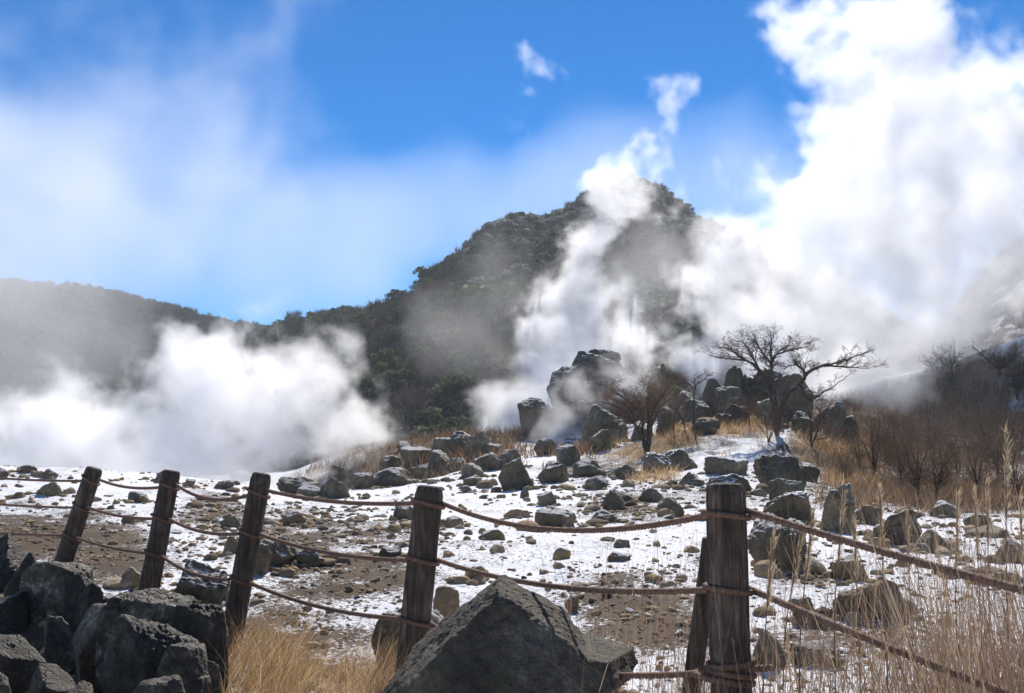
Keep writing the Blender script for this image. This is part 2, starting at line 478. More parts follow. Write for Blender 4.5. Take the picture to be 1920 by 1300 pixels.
def tree_proto(name, seed, n_leaf, kind, mat, leaf):
    V, F = crown_arrays(seed, n_leaf, kind, leaf)
    T, TF = trunk_arrays(seed=seed)
    nv = len(V)
    return mesh_from(name, np.concatenate([V, T]), np.concatenate([F, TF + nv]), [mat, m_bark_far], False, None, [0] * len(F) + [1] * len(TF))
ever_meshes = [tree_proto('evergreen_tree', 100 + k, 420, 'ever', m_ever, .12) for k in range(6)]
frost_meshes = [tree_proto('frosted_tree', 120 + k, 380, 'ever', m_frost, .11) for k in range(3)]
bare_meshes = [tree_proto('winter_tree', 140 + k, 420, 'bare', m_twigs, .17) for k in range(4)]

def sample_grid(G, s, us, n, seed, smin=.12, smax=1.03, umin=-1e9, umax=1e9):
    """Points on a slope, spread evenly over its surface."""
    r = np.random.default_rng(seed)
    nr, nc, _ = G.shape
    d1 = np.linalg.norm(G[1:, :-1] - G[:-1, :-1], axis=2); d2 = np.linalg.norm(G[:-1, 1:] - G[:-1, :-1], axis=2)
    w = d1 * d2
    ok = (s[:-1, None] >= smin) & (s[:-1, None] <= smax) & (us[None, :-1] >= umin) & (us[None, :-1] <= umax)
    w = (w * ok).ravel(); w /= w.sum()
    idx = r.choice(len(w), n, p=w)
    i, j = idx // (nc - 1), idx % (nc - 1)
    a, b = r.random(n)[:, None], r.random(n)[:, None]
    p = (G[i, j] * (1 - a) + G[i + 1, j] * a) * (1 - b) + (G[i, j + 1] * (1 - a) + G[i + 1, j + 1] * a) * b
    return p, s[i], us[j]

def merged_trees(name, pts, sizes, protos, mats, seed, label, cat='woods'):
    r = np.random.default_rng(seed)
    Vs, Fs, off = [], [], 0
    which = r.integers(0, len(protos), len(pts)); ang = r.uniform(0, 6.28, len(pts))
    for k, (V, F) in enumerate(protos):
        m = which == k
        if not m.any(): continue
        c, s_ = np.cos(ang[m]), np.sin(ang[m])
        x = V[None, :, 0] * c[:, None] - V[None, :, 1] * s_[:, None]
        y = V[None, :, 0] * s_[:, None] + V[None, :, 1] * c[:, None]
        z = np.repeat(V[None, :, 2], m.sum(), 0)
        W = np.stack([x, y, z], 2) * sizes[m][:, None, None] + pts[m][:, None, :]
        n = m.sum()
        Fs.append((F[None] + (np.arange(n) * len(V))[:, None, None]).reshape(-1, F.shape[1]) + off)
        Vs.append(W.reshape(-1, 3)); off += n * len(V)
    me = mesh_from(name, np.concatenate(Vs), np.concatenate(Fs), mats, False)
    return link(name, me, kind='stuff', label=label, cat=cat)

# individual trees on the near flank and along the skyline of the mountain
tp, ts, tu = sample_grid(MTG, MTs, MTu, 3600, 5, .05, 1.0, 480, 1850)
tr_ = np.random.default_rng(17)
nearness = tp[:, 1] + np.abs(tu - 800) * .10 + tr_.uniform(0, 60, len(tp))
order = np.argsort(nearness)
picked = []
for k in order:
    if len(picked) >= 270: break
    if ts[k] < .10 or tu[k] > 1060: continue
    if fbm2(tp[k:k+1, 0] / 30, tp[k:k+1, 1] / 30, 2, 71)[0] < -.22: continue
    if all((tp[k, 0] - tp[q, 0]) ** 2 + (tp[k, 1] - tp[q, 1]) ** 2 > 9 for q in picked): picked.append(k)
picked_set = set(picked)
for n, k in enumerate(picked):
    me = ever_meshes[n % 6] if (tr_.random() < .78) else bare_meshes[n % 4]
    sz = float(tr_.uniform(1.9, 3.9))
    nm = 'evergreen_tree' if me in ever_meshes else 'winter_tree'
    big = 'small' if sz < 2.4 else 'broad' if sz > 3.3 else 'middling'
    where = ('at the foot of the mountain' if ts[k] < .3 else 'halfway up the mountain' if ts[k] < .62 else 'high under the mountain skyline') + (
             ' on its low left spur' if tu[k] < 680 else ' on its left flank' if tu[k] < 860 else ' below its shoulder' if tu[k] < 980 else ' beside the climbing steam')
    o = link(nm, me, loc=tp[k] - np.array([0, 0, .25 * sz]), cat='tree',
             label=big + (' rounded evergreen ' if nm == 'evergreen_tree' else ' leafless grey brown tree ') + where,
             group='evergreens on the mountain' if nm == 'evergreen_tree' else 'leafless trees on the mountain')
    o.rotation_euler = (0, 0, float(tr_.uniform(0, 6.28)))
    o.scale = (sz * float(tr_.uniform(.85, 1.2)), sz, sz * float(tr_.uniform(.8, 1.15)))
# the tree standing proud of the skyline on the left flank
kk = np.argmin(np.abs(MTu - 792)); q = MTG[np.argmin(np.abs(MTs - 1.0)), kk]
o = link('evergreen_tree', ever_meshes[2], loc=q + np.array([0, 0, .6]), cat='tree', label='lone evergreen standing proud of the skyline on the mountain flank')
o.scale = (2.4, 2.4, 3.0)

rest = np.array([k for k in range(len(tp)) if k not in picked_set])
small = [crown_arrays(200 + k, 90, 'ever', .26) for k in range(4)]
small_b = [crown_arrays(220 + k, 120, 'bare', .26) for k in range(3)]
rr_ = np.random.default_rng(23)
u1 = rr_.random(len(rest))
dens = fbm(tp[rest] / 40.0, 2, 77)
hi_frost = sstep(.42, .75, ts[rest]) * (tu[rest] > 860)
isb = u1 < .42 + dens * .5
isf = (~isb) & (rr_.random(len(rest)) < hi_frost * .75)
ise = ~(isb | isf)
sz = rr_.uniform(1.6, 3.0, len(rest))
merged_trees('woods', tp[rest[ise]] - [0, 0, .6], sz[ise], small, [m_ever], 1, 'dark evergreen woods covering the mountain')
merged_trees('frosted_woods', tp[rest[isf]] - [0, 0, .6], sz[isf], small, [m_frost], 2, 'frost whitened woods near the mountain summit')
merged_trees('leafless_woods', tp[rest[isb]] - [0, 0, .6], sz[isb], small_b, [m_twigs], 3, 'grey brown leafless woods on the mountain')
hp, hs, hu = sample_grid(HLG, HLs, HLu, 2600, 6, .15, 1.02, -200, 800)
hz = rr_.uniform(2.2, 4.2, len(hp)); hb = rr_.random(len(hp)) < .55
merged_trees('hill_woods', hp[~hb] - [0, 0, .9], hz[~hb], small, [m_ever], 4, 'dark woods along the long left hill')
merged_trees('leafless_hill_woods', hp[hb] - [0, 0, .9], hz[hb], small_b, [m_twigs], 5, 'leafless brown woods along the long left hill')

rp, rs_, ru_ = sample_grid(RHG, RHs, RHu, 900, 9, .02, 1.02, 1640, 2400)
merged_trees('hillside_scrub', rp - [0, 0, .25], rr_.uniform(.4, 1.1, len(rp)), small_b, [m_scrub], 6, 'leafless brown scrub covering the steep right hillside')
# ------------------------------------------------------------------ boulders and stones
_ico = {}
def icosphere(n):
    if n in _ico: return _ico[n]
    t = (1 + 5 ** .5) / 2
    V = [(-1,t,0),(1,t,0),(-1,-t,0),(1,-t,0),(0,-1,t),(0,1,t),(0,-1,-t),(0,1,-t),(t,0,-1),(t,0,1),(-t,0,-1),(-t,0,1)]
    F = [(0,11,5),(0,5,1),(0,1,7),(0,7,10),(0,10,11),(1,5,9),(5,11,4),(11,10,2),(10,7,6),(7,1,8),(3,9,4),(3,4,2),(3,2,6),(3,6,8),(3,8,9),(4,9,5),(2,4,11),(6,2,10),(8,6,7),(9,8,1)]
    V = [np.array(v) / np.linalg.norm(v) for v in V]
    for _ in range(n):
        cache, G = {}, []
        def mid(a, b):
            k = (min(a, b), max(a, b))
            if k not in cache:
                m = V[a] + V[b]; V.append(m / np.linalg.norm(m)); cache[k] = len(V) - 1
            return cache[k]
        for a, b, c in F:
            x, y, z = mid(a, b), mid(b, c), mid(c, a)
            G += [(a, x, z), (b, y, x), (c, z, y), (x, y, z)]
        F = G
    _ico[n] = (np.array(V), np.array(F))
    return _ico[n]

def rock_arrays(seed, n=4, planes=14, p=16, rough=.07, extra=(), dmin=.55):
    """A faceted stone: the radial function of a set of cutting planes with softened edges, then weathered."""
    r = np.random.default_rng(seed)
    V, F = icosphere(n)
    N = r.normal(size=(planes, 3)); N /= np.linalg.norm(N, axis=1)[:, None]
    D = r.uniform(dmin, 1.0, planes)
    Q = np.linalg.qr(r.normal(size=(3, 3)))[0]           # a turned block caps the loose cuts
    N = np.concatenate([N, Q, -Q]); D = np.concatenate([D, r.uniform(.72, 1.0, 6)])
    if len(extra):
        e = np.array([x[:3] for x in extra], float); e /= np.linalg.norm(e, axis=1)[:, None]
        N = np.concatenate([N, e]); D = np.concatenate([D, [x[3] for x in extra]])
    c = np.maximum(V @ N.T, 1e-3)
    rad = np.power(np.power(D[None] / c, -p).sum(1), -1 / p)
    W = V * rad[:, None]
    s = seed * 3.7
    f1 = fbm(W * 1.8 + s, 3, seed); f2 = fbm(W * 5 + s, 4, seed + 9, .6)
    W = W * (1 + rough * 1.0 * f1 + rough * .75 * f2)[:, None]
    if n >= 4:
        f3 = fbm(W * np.array([9, 9, 26]) + s, 3, seed + 17)
        W = W * (1 + rough * .22 * f3)[:, None]
    if n >= 5:
        W = W * (1 + rough * .3 * fbm(W * 20 + s, 3, seed + 23))[:, None]
    lo, hi = W.min(0), W.max(0)
    W = (W - (lo + hi) / 2) / ((hi - lo) / 2)
    return W, F

def rock_mat(name, stops, lichen=(.095, .09, .045), ochre=(.30, .17, .06), bump_d=.09, wet=.75, cracks=.6):
    m, nt = new_mat(name)
    tc = nt.n('ShaderNodeNewGeometry')
    pos = tc.outputs['Position']
    ob = nt.n('ShaderNodeTexCoord').outputs['Object']
    oi = nt.n('ShaderNodeObjectInfo').outputs['Random']
    sz = nt.n('ShaderNodeAttribute', attribute_name='grain', attribute_type='OBJECT').outputs['Fac']   # texture scale, per stone
    q = nt.vm('SCALE', pos, scale=nt.m('MAXIMUM', sz, .05))
    n1 = nt.noise(q, 1.6, 5, .62); n2 = nt.noise(q, 9, 5, .7); n3 = nt.noise(q, 34, 3, .7)
    v = nt.m('ADD', nt.m('MULTIPLY', n1, .5), nt.m('ADD', nt.m('MULTIPLY', n2, .32), nt.m('MULTIPLY', n3, .18)))
    v = nt.m('ADD', v, nt.m('MULTIPLY', nt.m('SUBTRACT', oi, .5), .10))
    c = nt.ramp(v, stops)
    li = nt.mr(nt.noise(q, 4.2, 5, .7), .56, .66, 0, .75)
    c = nt.mix(li, c, lichen)
    oc = nt.n('ShaderNodeAttribute', attribute_name='ochre', attribute_type='OBJECT').outputs['Fac']
    c = nt.mix(nt.m('MULTIPLY', oc, nt.mr(n1, .3, .6, .45, 1.0)), c, nt.mix(n2, ochre, (.42, .30, .16)))
    sn = nt.n('ShaderNodeAttribute', attribute_name='snow', attribute_type='OBJECT').outputs['Fac']
    nz = nt.n('ShaderNodeSeparateXYZ', {0: tc.outputs['Normal']}).outputs[2]
    sf = nt.m('ADD', nz, nt.m('MULTIPLY', nt.m('SUBTRACT', nt.m('ADD', nt.m('MULTIPLY', n2, .6), nt.m('MULTIPLY', n1, .4)), .5), 1.5))
    sf = nt.m('MULTIPLY', nt.mr(sf, .70, .84, 0, 1, smooth=True), nt.mr(sn, .15, .75), clamp=True)
    c = nt.mix(sf, c, (.82, .83, .86))
    h = nt.m('ADD', nt.m('MULTIPLY', n2, .7), nt.m('ADD', nt.m('MULTIPLY', n3, .35), nt.m('MULTIPLY', nt.noise(q, 110, 2, .6), .12)))
    bd = nt.m('DIVIDE', bump_d, nt.m('MAXIMUM', sz, .05))
    cq = nt.vm('ADD', q, nt.vm('SCALE', nt.noise(q, 2.5, 3, .6, color=True), scale=.55))
    cr = nt.n('ShaderNodeTexVoronoi', {'Vector': cq, 'Scale': 1.5}, feature='DISTANCE_TO_EDGE').outputs['Distance']
    crk = nt.mr(cr, 0.0, .035, 1.0, 0.0)
    crk = nt.m('MULTIPLY', crk, nt.mr(nt.noise(q, .9, 2), .48, .6))
    h = nt.m('SUBTRACT', h, nt.m('MULTIPLY', crk, cracks))
    c = nt.mix(nt.m('MULTIPLY', crk, cracks * .7), c, (.012, .010, .008))
    nrm = nt.n('ShaderNodeBump', {'Height': h, 'Strength': .9, 'Distance': bd}).outputs[0]
    sh = nt.n('ShaderNodeBsdfPrincipled', {'Base Color': c, 'Roughness': wet, 'Specular IOR Level': .35, 'Normal': nrm}).outputs[0]
    nt.n('ShaderNodeOutputMaterial', {'Surface': sh})
    return m
m_rock = rock_mat('grey_rock', [(.35, (.045, .035, .023)), (.46, (.115, .092, .062)), (.56, (.20, .163, .112)), (.67, (.42, .36, .27))])
m_wall = rock_mat('lichened_rock', [(.38, (.014, .011, .008)), (.49, (.040, .032, .024)), (.57, (.10, .083, .062)), (.66, (.46, .41, .34))], (.085, .09, .045), wet=.6)
m_dark = rock_mat('dark_speckled_rock', [(.36, (.020, .016, .012)), (.47, (.050, .041, .031)), (.57, (.105, .088, .068)), (.70, (.26, .23, .19))], (.065, .065, .03), wet=.8, cracks=.12)
m_tan = rock_mat('tan_stone', [(.36, (.12, .078, .045)), (.5, (.30, .205, .12)), (.62, (.46, .34, .22))], (.24, .19, .12), (.34, .19, .065))

def put_rock(name, box, label, seed, Y=None, n=4, planes=13, p=20, rough=.13, snow=.45, ochre=0.0, mat=None, extra=(), sink=.4, depth=.85, cat='boulder', group=None, dmin=.55, spin=None):
    u0, v0, u1, v1 = box
    uc = (u0 + u1) / 2
    if Y is None:
        h = hit(uc, v1 - (v1 - v0) * .06)
        Y = h[1] if h is not None else 45.0
    w = px(u1 - u0, Y); hgt = px(v1 - v0, Y)
    Yc = Y + w * depth * .30
    W, F = rock_arrays(seed, n, planes, p, rough, extra, dmin)
    top = P(uc, v0, Yc)[2]; bot = min(P(uc, v1, Y)[2], float(surf_z(P(uc, v1, Yc)[0], Yc)[0]) + .05)
    hgt = max(top - bot, hgt * .7)
    full = hgt * (1 + sink)
    sc = np.array([w / 2 * Yc / Y, w * depth / 2, full / 2])
    c = P(uc, (v0 + v1) / 2, Yc); c[2] = top - full / 2
    me = mesh_from(name, W * sc, F, [mat or m_rock], True)
    o = link(name, me, loc=c, label=label, cat=cat, group=group)
    o['snow'] = float(snow); o['ochre'] = float(ochre); o['grain'] = float(1.1 / max(w, .25) ** .75)
    return o

B = [  # box in the photo, label, options
 # broken rock pile along the far edge of the snow field
 ((598,895,658,936), 'low dark boulder at the left end of the broken rock pile', dict(snow=.3)),
 ((524,893,602,930), 'wide dark heap shaped boulder where the rock pile meets the steam', dict(snow=.3)),
 ((640,878,672,918), 'steep dark boulder between two lower ones in the rock pile', dict()),
 ((655,886,702,920), 'grey sloping boulder in the rock pile edged by snow', dict()),
 ((707,853,752,890), 'dark pointed boulder on top of the left part of the rock pile', dict(planes=9)),
 ((690,876,778,914), 'broad squarish boulder in front of the pointed one in the rock pile', dict(dmin=.7)),
 ((748,836,812,872), 'long dark flat boulder leaning in the middle of the rock pile', dict(planes=9)),
 ((772,868,818,890), 'low dark boulder under the leaning flat one in the rock pile', dict()),
 ((808,820,856,862), 'tall dark angular boulder standing in the middle of the rock pile', dict(planes=9, p=24)),
 ((825,808,884,856), 'large grey boulder at the back of the rock pile with a snowy rim', dict(snow=.6, planes=9)),
 ((868,806,936,866), 'tallest twin peaked boulder of the rock pile', dict(planes=8, p=24, extra=((.8,0,.7,.6),(-.8,0,.7,.75)))),
 ((800,843,848,888), 'rough dark boulder in front of the tall angular one', dict()),
 ((845,858,880,884), 'small dark block wedged in front of the twin peaked boulder', dict()),
 ((888,848,944,884), 'tilted mossy slab leaning at the right of the rock pile', dict(planes=7, p=26, ochre=.2)),
 ((862,868,908,898), 'squarish grey boulder below the tilted mossy slab', dict()),
 ((868,890,908,912), 'flat dark boulder on the snow below the rock pile', dict()),
 ((862,910,888,926), 'small rounded grey boulder alone on the snow below the rock pile', dict(p=8)),
 ((928,842,978,882), 'grey boulder with pale top behind the big snowside block', dict()),
 ((934,858,1006,922), 'big cracked boulder at the top of the open snow field', dict(n=5, rough=.1)),
 ((975,912,992,936), 'small upright stone at the foot of the big cracked boulder', dict(cat='stone')),
 ((1008,862,1070,908), 'squared dark block beside the big cracked boulder', dict(dmin=.75, planes=8, p=26)),
 ((1042,832,1089,876), 'rounded speckled boulder above the squared dark block', dict(p=8)),
 ((1072,862,1136,896), 'low broad boulder with dry grass to the right of the squared block', dict(dmin=.7)),
 ((1000,822,1046,852), 'smooth pale brown boulder at the edge of the middle steam', dict(p=7, ochre=.3, snow=.7)),
 ((1048,820,1100,846), 'dark low boulder with snow on top under the large round boulder', dict(snow=.9)),
 # rocks around the tall steam
 ((1078,757,1178,835), 'large round dark boulder beside the brown shrubby tree', dict(n=5, p=7, planes=9, Y=52)),
 ((970,744,1042,800), 'grey boulder half lost in steam left of the huge rock', dict(Y=66, planes=9)),
 ((1200,680,1252,760), 'grey rock fading into steam behind the brown shrubby tree', dict(Y=66, planes=9)),
 # rocks of the mound under the bare trees
 ((1255,732,1338,778), 'humped grey boulder behind the slender small tree', dict(Y=51, p=8, snow=.4)),
 ((1274,748,1336,786), 'craggy speckled boulder in front of the humped one', dict(Y=49.5, rough=.1)),
 ((1308,708,1358,765), 'smooth dark boulder below the perched rock', dict(Y=53, p=8)),
 ((1335,724,1402,780), 'steep sided dark boulder with a sharp ridge under the perched rock', dict(Y=51, planes=8, p=22)),
 ((1356,684,1404,738), 'rounded rock perched on top of the boulders left of the bare tree', dict(Y=54, p=9)),
 ((1402,690,1482,770), 'broad broken rock behind the trunk of the bare umbrella tree', dict(Y=53, n=5, planes=14)),
 ((1452,700,1526,780), 'craggy rock right of the bare umbrella tree trunk', dict(Y=51.5, n=5, planes=14)),
 ((1418,744,1470,796), 'low dark boulder at the foot of the bare umbrella tree', dict(Y=49)),
 ((1352,758,1404,800), 'grey boulder half sunk in dry grass left of the bare umbrella tree', dict(Y=48.5)),
 ((1484,770,1528,808), 'small grey boulder in the dry grass right of the bare umbrella tree', dict(Y=48)),
 ((1228,762,1268,800), 'small dark boulder beside the crooked trunk on the mound', dict(Y=48)),
 ((1180,790,1232,834), 'dark boulder behind the stems of the shrubby tree', dict(Y=48)),
 ((1100,806,1150,842), 'low boulder in dry grass under the large round boulder', dict(Y=47)),
 ((1340,776,1372,800), 'small snow dusted boulder behind the mossy mound shaped one', dict(Y=48, snow=.9)),
 ((1150,870,1200,902), 'dark rough boulder at the left foot of the earth bank', dict(snow=.7)),
 ((1270,884,1322,914), 'dark snow topped boulder in the hollow below the earth banks', dict(snow=.8)),
 ((1096,892,1140,918), 'low dark boulder above the grey squarish one', dict(snow=.4)),
 ((560,905,606,934), 'slanting dark boulder in the left part of the rock pile', dict(planes=9)),
 ((616,872,650,902), 'small angular boulder in the steam at the left of the rock pile', dict(planes=9)),
 ((742,826,776,848), 'small peaked boulder behind the leaning flat one in the rock pile', dict()),
 ((905,830,940,862), 'boulder just right of the twin peaked one', dict(planes=9)),
 ((1385,700,1425,750), 'dark block between the perched rock and the massive rock', dict(Y=54)),
 ((1470,724,1530,800), 'dark sloping boulder to the right of the bare umbrella tree', dict(Y=51)),
 ((1524,752,1585,800), 'low grey boulder at the right foot of the mound', dict(Y=50, p=9)),
 ((1568,778,1612,806), 'flat grey boulder sloping down to the right brush', dict(Y=50, p=9)),
 ((1295,782,1352,816), 'mossy dark green mound shaped boulder among dry grass', dict(Y=46, p=6, snow=0)),
 ((1205,846,1262,892), 'dark undercut earth bank below the roots of the brown shrubby tree', dict(cat='bank', snow=.8, rough=.16)),
 ((1236,842,1310,884), 'dark snow topped bank to the right of the shrubby tree roots', dict(cat='bank', snow=1, rough=.16)),
 ((1318,856,1404,894), 'shadowed snow topped bank below the mound', dict(cat='bank', snow=1, rough=.16)),
 # big rocks to the right below the mound
 ((1412,852,1504,922), 'smooth dark boulder set in the snow below the bare trees', dict(n=5, planes=9, snow=.5)),
 ((1488,866,1536,904), 'dark broken boulder touching the smooth one at its right', dict(snow=.5)),
 ((1318,888,1412,930), 'dark rough bank of rock with snow behind the nearest post', dict(snow=.9, rough=.14)),
 ((1438,896,1508,944), 'pointed boulder behind the right ropes beside the nearest post', dict(snow=.3, planes=9)),
 ((1420,920,1538,990), 'wide boulder with a snow streak behind the upper right rope', dict(snow=.9, n=5, planes=9)),
 ((1534,905,1602,1003), 'tall boulder with a bright snow cap behind the right ropes', dict(snow=1, planes=8, p=22, n=5)),
 ((1398,962,1512,1078), 'big shadowed boulder right of the nearest post', dict(snow=.5, n=5, planes=9)),
 ((1596,946,1654,988), 'squared dark boulder between the tall capped one and the ridge shaped one', dict(dmin=.75)),
 ((1636,954,1726,1026), 'ridge shaped dark boulder in the snow on the right', dict(planes=8, p=24, snow=.5)),
 ((1720,992,1784,1034), 'low squarish boulder right of the ridge shaped one', dict(dmin=.7, snow=.2)),
 ((1800,962,1858,992), 'flat dark snowy boulder in front of the brown brush', dict(snow=.6)),
 ((1812,984,1896,1012), 'long low boulder in the snow at the right', dict(snow=.2, p=8)),
 ((1738,938,1804,972), 'dark block at the edge of the brown brush', dict(snow=.5)),
 ((1560,958,1600,990), 'small dark boulder tucked beside the tall capped one', dict()),
 ((1868,1008,1925,1058), 'brown rough boulder at the right edge of the snow', dict(ochre=.35)),
 ((1556,1084,1702,1174), 'broad olive grey boulder alone among the tall reeds', dict(n=5, p=9, ochre=.22, snow=.15, planes=10)),
 ((1556,1040,1628,1094), 'brown crumbling boulder above the broad olive one', dict(ochre=.5, rough=.16)),
 ((1784,1066,1834,1090), 'low grey stone slab behind the reeds', dict()),
 ((1862,1072,1925,1108), 'grey low boulder at the right edge behind the reeds', dict()),
 ((1408,1178,1474,1262), 'dark boulder leaning close behind the foot of the nearest post', dict(planes=9)),
 ((1486,1198,1574,1256), 'dark flat boulder in the reeds right of the nearest post', dict(planes=9)),
 ((1478,1118,1528,1154), 'ochre flat stone beneath the lower right rope', dict(ochre=.8, cat='stone')),
 # field in the middle
 ((1001,948,1082,994), 'large square topped dark block just above the upper middle rope', dict(dmin=.75, planes=8, p=24)),
 ((1007,920,1043,952), 'grey squarish boulder above the square topped block', dict(dmin=.7)),
 ((1107,955,1158,985), 'rounded olive boulder right of the square topped block', dict(p=8, ochre=.25)),
 ((1130,916,1174,964), 'pointed grey boulder above the rounded olive one', dict(planes=9)),
 ((1232,928,1284,974), 'mossy upright block left of the nearest post top', dict(dmin=.72, ochre=.15)),
 ((1196,914,1242,944), 'dark flat boulder above the mossy upright block', dict(snow=.5)),
 ((944,954,994,976), 'flat ochre slab lying alone on the bright snow', dict(ochre=.55, planes=8, cat='stone')),
 ((829,967,870,993), 'tan boulder just right of the fourth post', dict(ochre=.6)),
 ((897,992,948,1014), 'long brown slab on the snow below the flat ochre one', dict(ochre=.3, planes=8, cat='stone')),
 ((735,947,778,980), 'dark boulder peeking out behind the fourth post', dict()),
 ((1036,1026,1070,1052), 'round bright ochre stone alone in the middle of the snow', dict(ochre=.95, p=8, cat='stone')),
 ((873,1060,917,1091), 'ochre boulder under the middle rope right of the fourth post', dict(ochre=.8, p=8)),
 ((1149,1011,1182,1034), 'grey stone under the lowest point of the upper rope', dict(cat='stone')),
 ((1138,1034,1184,1054), 'dark flat stone with snow in its hollow below the grey one', dict(snow=.6, cat='stone')),
 ((1058,1114,1086,1142), 'brown knobbly stone just above the slope of the pyramid boulder', dict(ochre=.5, rough=.14, cat='stone')),
 ((808,1098,862,1160), 'broken ochre boulder between the fourth post and the pyramid boulder', dict(ochre=.9, planes=8)),
 ((700,1128,838,1262), 'big dark brown boulder behind the foot of the fourth post', dict(planes=9, ochre=.15)),
 ((710,1025,756,1050), 'olive grey flat boulder left of the fourth post', dict(ochre=.2)),
 ((526,954,600,988), 'long tan slab lying behind the third post', dict(ochre=.45, planes=8, p=20)),
 ((484,1000,560,1066), 'big dark boulder right behind the third post', dict(planes=10)),
 ((556,1028,610,1062), 'dark low boulder to the right of the one behind the third post', dict()),
 ((470,1018,512,1074), 'brown grey boulder squeezed behind the third post', dict(ochre=.2)),
 ((412,962,456,994), 'dark rounded boulder left of the third post', dict(p=8)),
 ((418,1002,452,1046), 'brown boulder below the dark rounded one left of the third post', dict(ochre=.35)),
 ((331,1048,434,1132), 'large flat grey boulder between the second and third posts', dict(planes=9, n=5, ochre=.08)),
 ((229,1062,272,1100), 'round brown boulder touching the foot of the second post', dict(ochre=.6, p=7)),
 ((70,904,114,934), 'tan pyramid shaped boulder on the snow near the first post', dict(ochre=.3, planes=8)),
 ((241,921,279,946), 'grey brown boulder between the first and second posts', dict(ochre=.1)),
 ((40,872,72,892), 'pale boulder on the snowy crest at the far left', dict(ochre=.15)),
 ((80,879,111,898), 'squat brown boulder on the crest left of the first post', dict(ochre=.25)),
 ((-12,876,16,898), 'brown boulder cut by the left picture edge on the crest', dict(ochre=.3)),
 ((290,880,326,906), 'pale grey boulder on the crest behind the second post', dict()),
 ((345,897,368,914), 'small brown boulder on the crest right of the second post', dict(ochre=.3)),
 ((404,901,440,918), 'flat grey boulder on the crest left of the third post', dict()),
 ((434,882,478,908), 'dark angular boulder on the crest behind the third post', dict(planes=9)),
 # dark outcrops on the right hillside
 ((1752,694,1818,770), 'dark rocky outcrop standing out of the steam on the right', dict(Y=90, n=5, rough=.14, snow=.5)),
 ((1820,742,1872,790), 'brown rocks breaking the tan slope below the upper right outcrop', dict(Y=80, rough=.15, snow=.8, ochre=.2)),
 ((1880,716,1922,760), 'rough brown outcrop at the right picture edge above the brush', dict(Y=88, rough=.15, snow=.8, ochre=.2)),
 ((1852,660,1900,708), 'dark outcrop on the snowy hillside at the upper right', dict(Y=98, rough=.14, snow=.5)),
]
for n, (box, label, kw) in enumerate(B):
    kw = dict(kw)
    nm = {'stone': 'stone', 'bank': 'earth_bank'}.get(kw.get('cat'), 'boulder')
    if 'ochre' not in kw: kw['ochre'] = .05 if box[3] < 860 else .10 if box[3] < 940 else .2
    put_rock(nm, box, label, 300 + n, mat=m_tan if kw.get('ochre', 0) > .4 else m_rock, **kw)

# the huge rock standing in the steam: one block built up of thick broken beds
m_form = rock_mat('pale_grey_rock', [(.36, (.06, .055, .048)), (.48, (.12, .11, .098)), (.58, (.19, .175, .155)), (.70, (.32, .30, .27))], (.13, .13, .10), bump_d=.2)
def formation():
    Y = 68.0
    blocks = [((1062,658,1160,720), 0, 71), ((1085,656,1168,690), 2.5, 72), ((1024,684,1120,768), -1, 73), ((1060,690,1210,850), 1.5, 74), ((1036,740,1110,830), -1.5, 75), ((1110,668,1190,760), 3, 76), ((1150,730,1240,840), 1, 77)]
    Vs, Fs, off = [], [], 0
    base = P(1130, 835, Y)
    for (u0, v0, u1, v1), dy, s in blocks:
        W, F = rock_arrays(s, 5, 14, 26, .11, (), .66)
        w, h = px(u1 - u0, Y), px(v1 - v0, Y)
        Vs.append(W * np.array([w / 2, w * .42, h / 2]) + P((u0 + u1) / 2, (v0 + v1) / 2, Y + dy) - base)
        Fs.append(F + off); off += len(W)
    o = link('rock_formation', mesh_from('rock_formation', np.concatenate(Vs), np.concatenate(Fs), [m_form], True), loc=base,
             label='huge flat topped rock of broken beds looming in the steam', cat='rock')
    o['snow'] = .5; o['ochre'] = 0.0; o['grain'] = .5
formation()

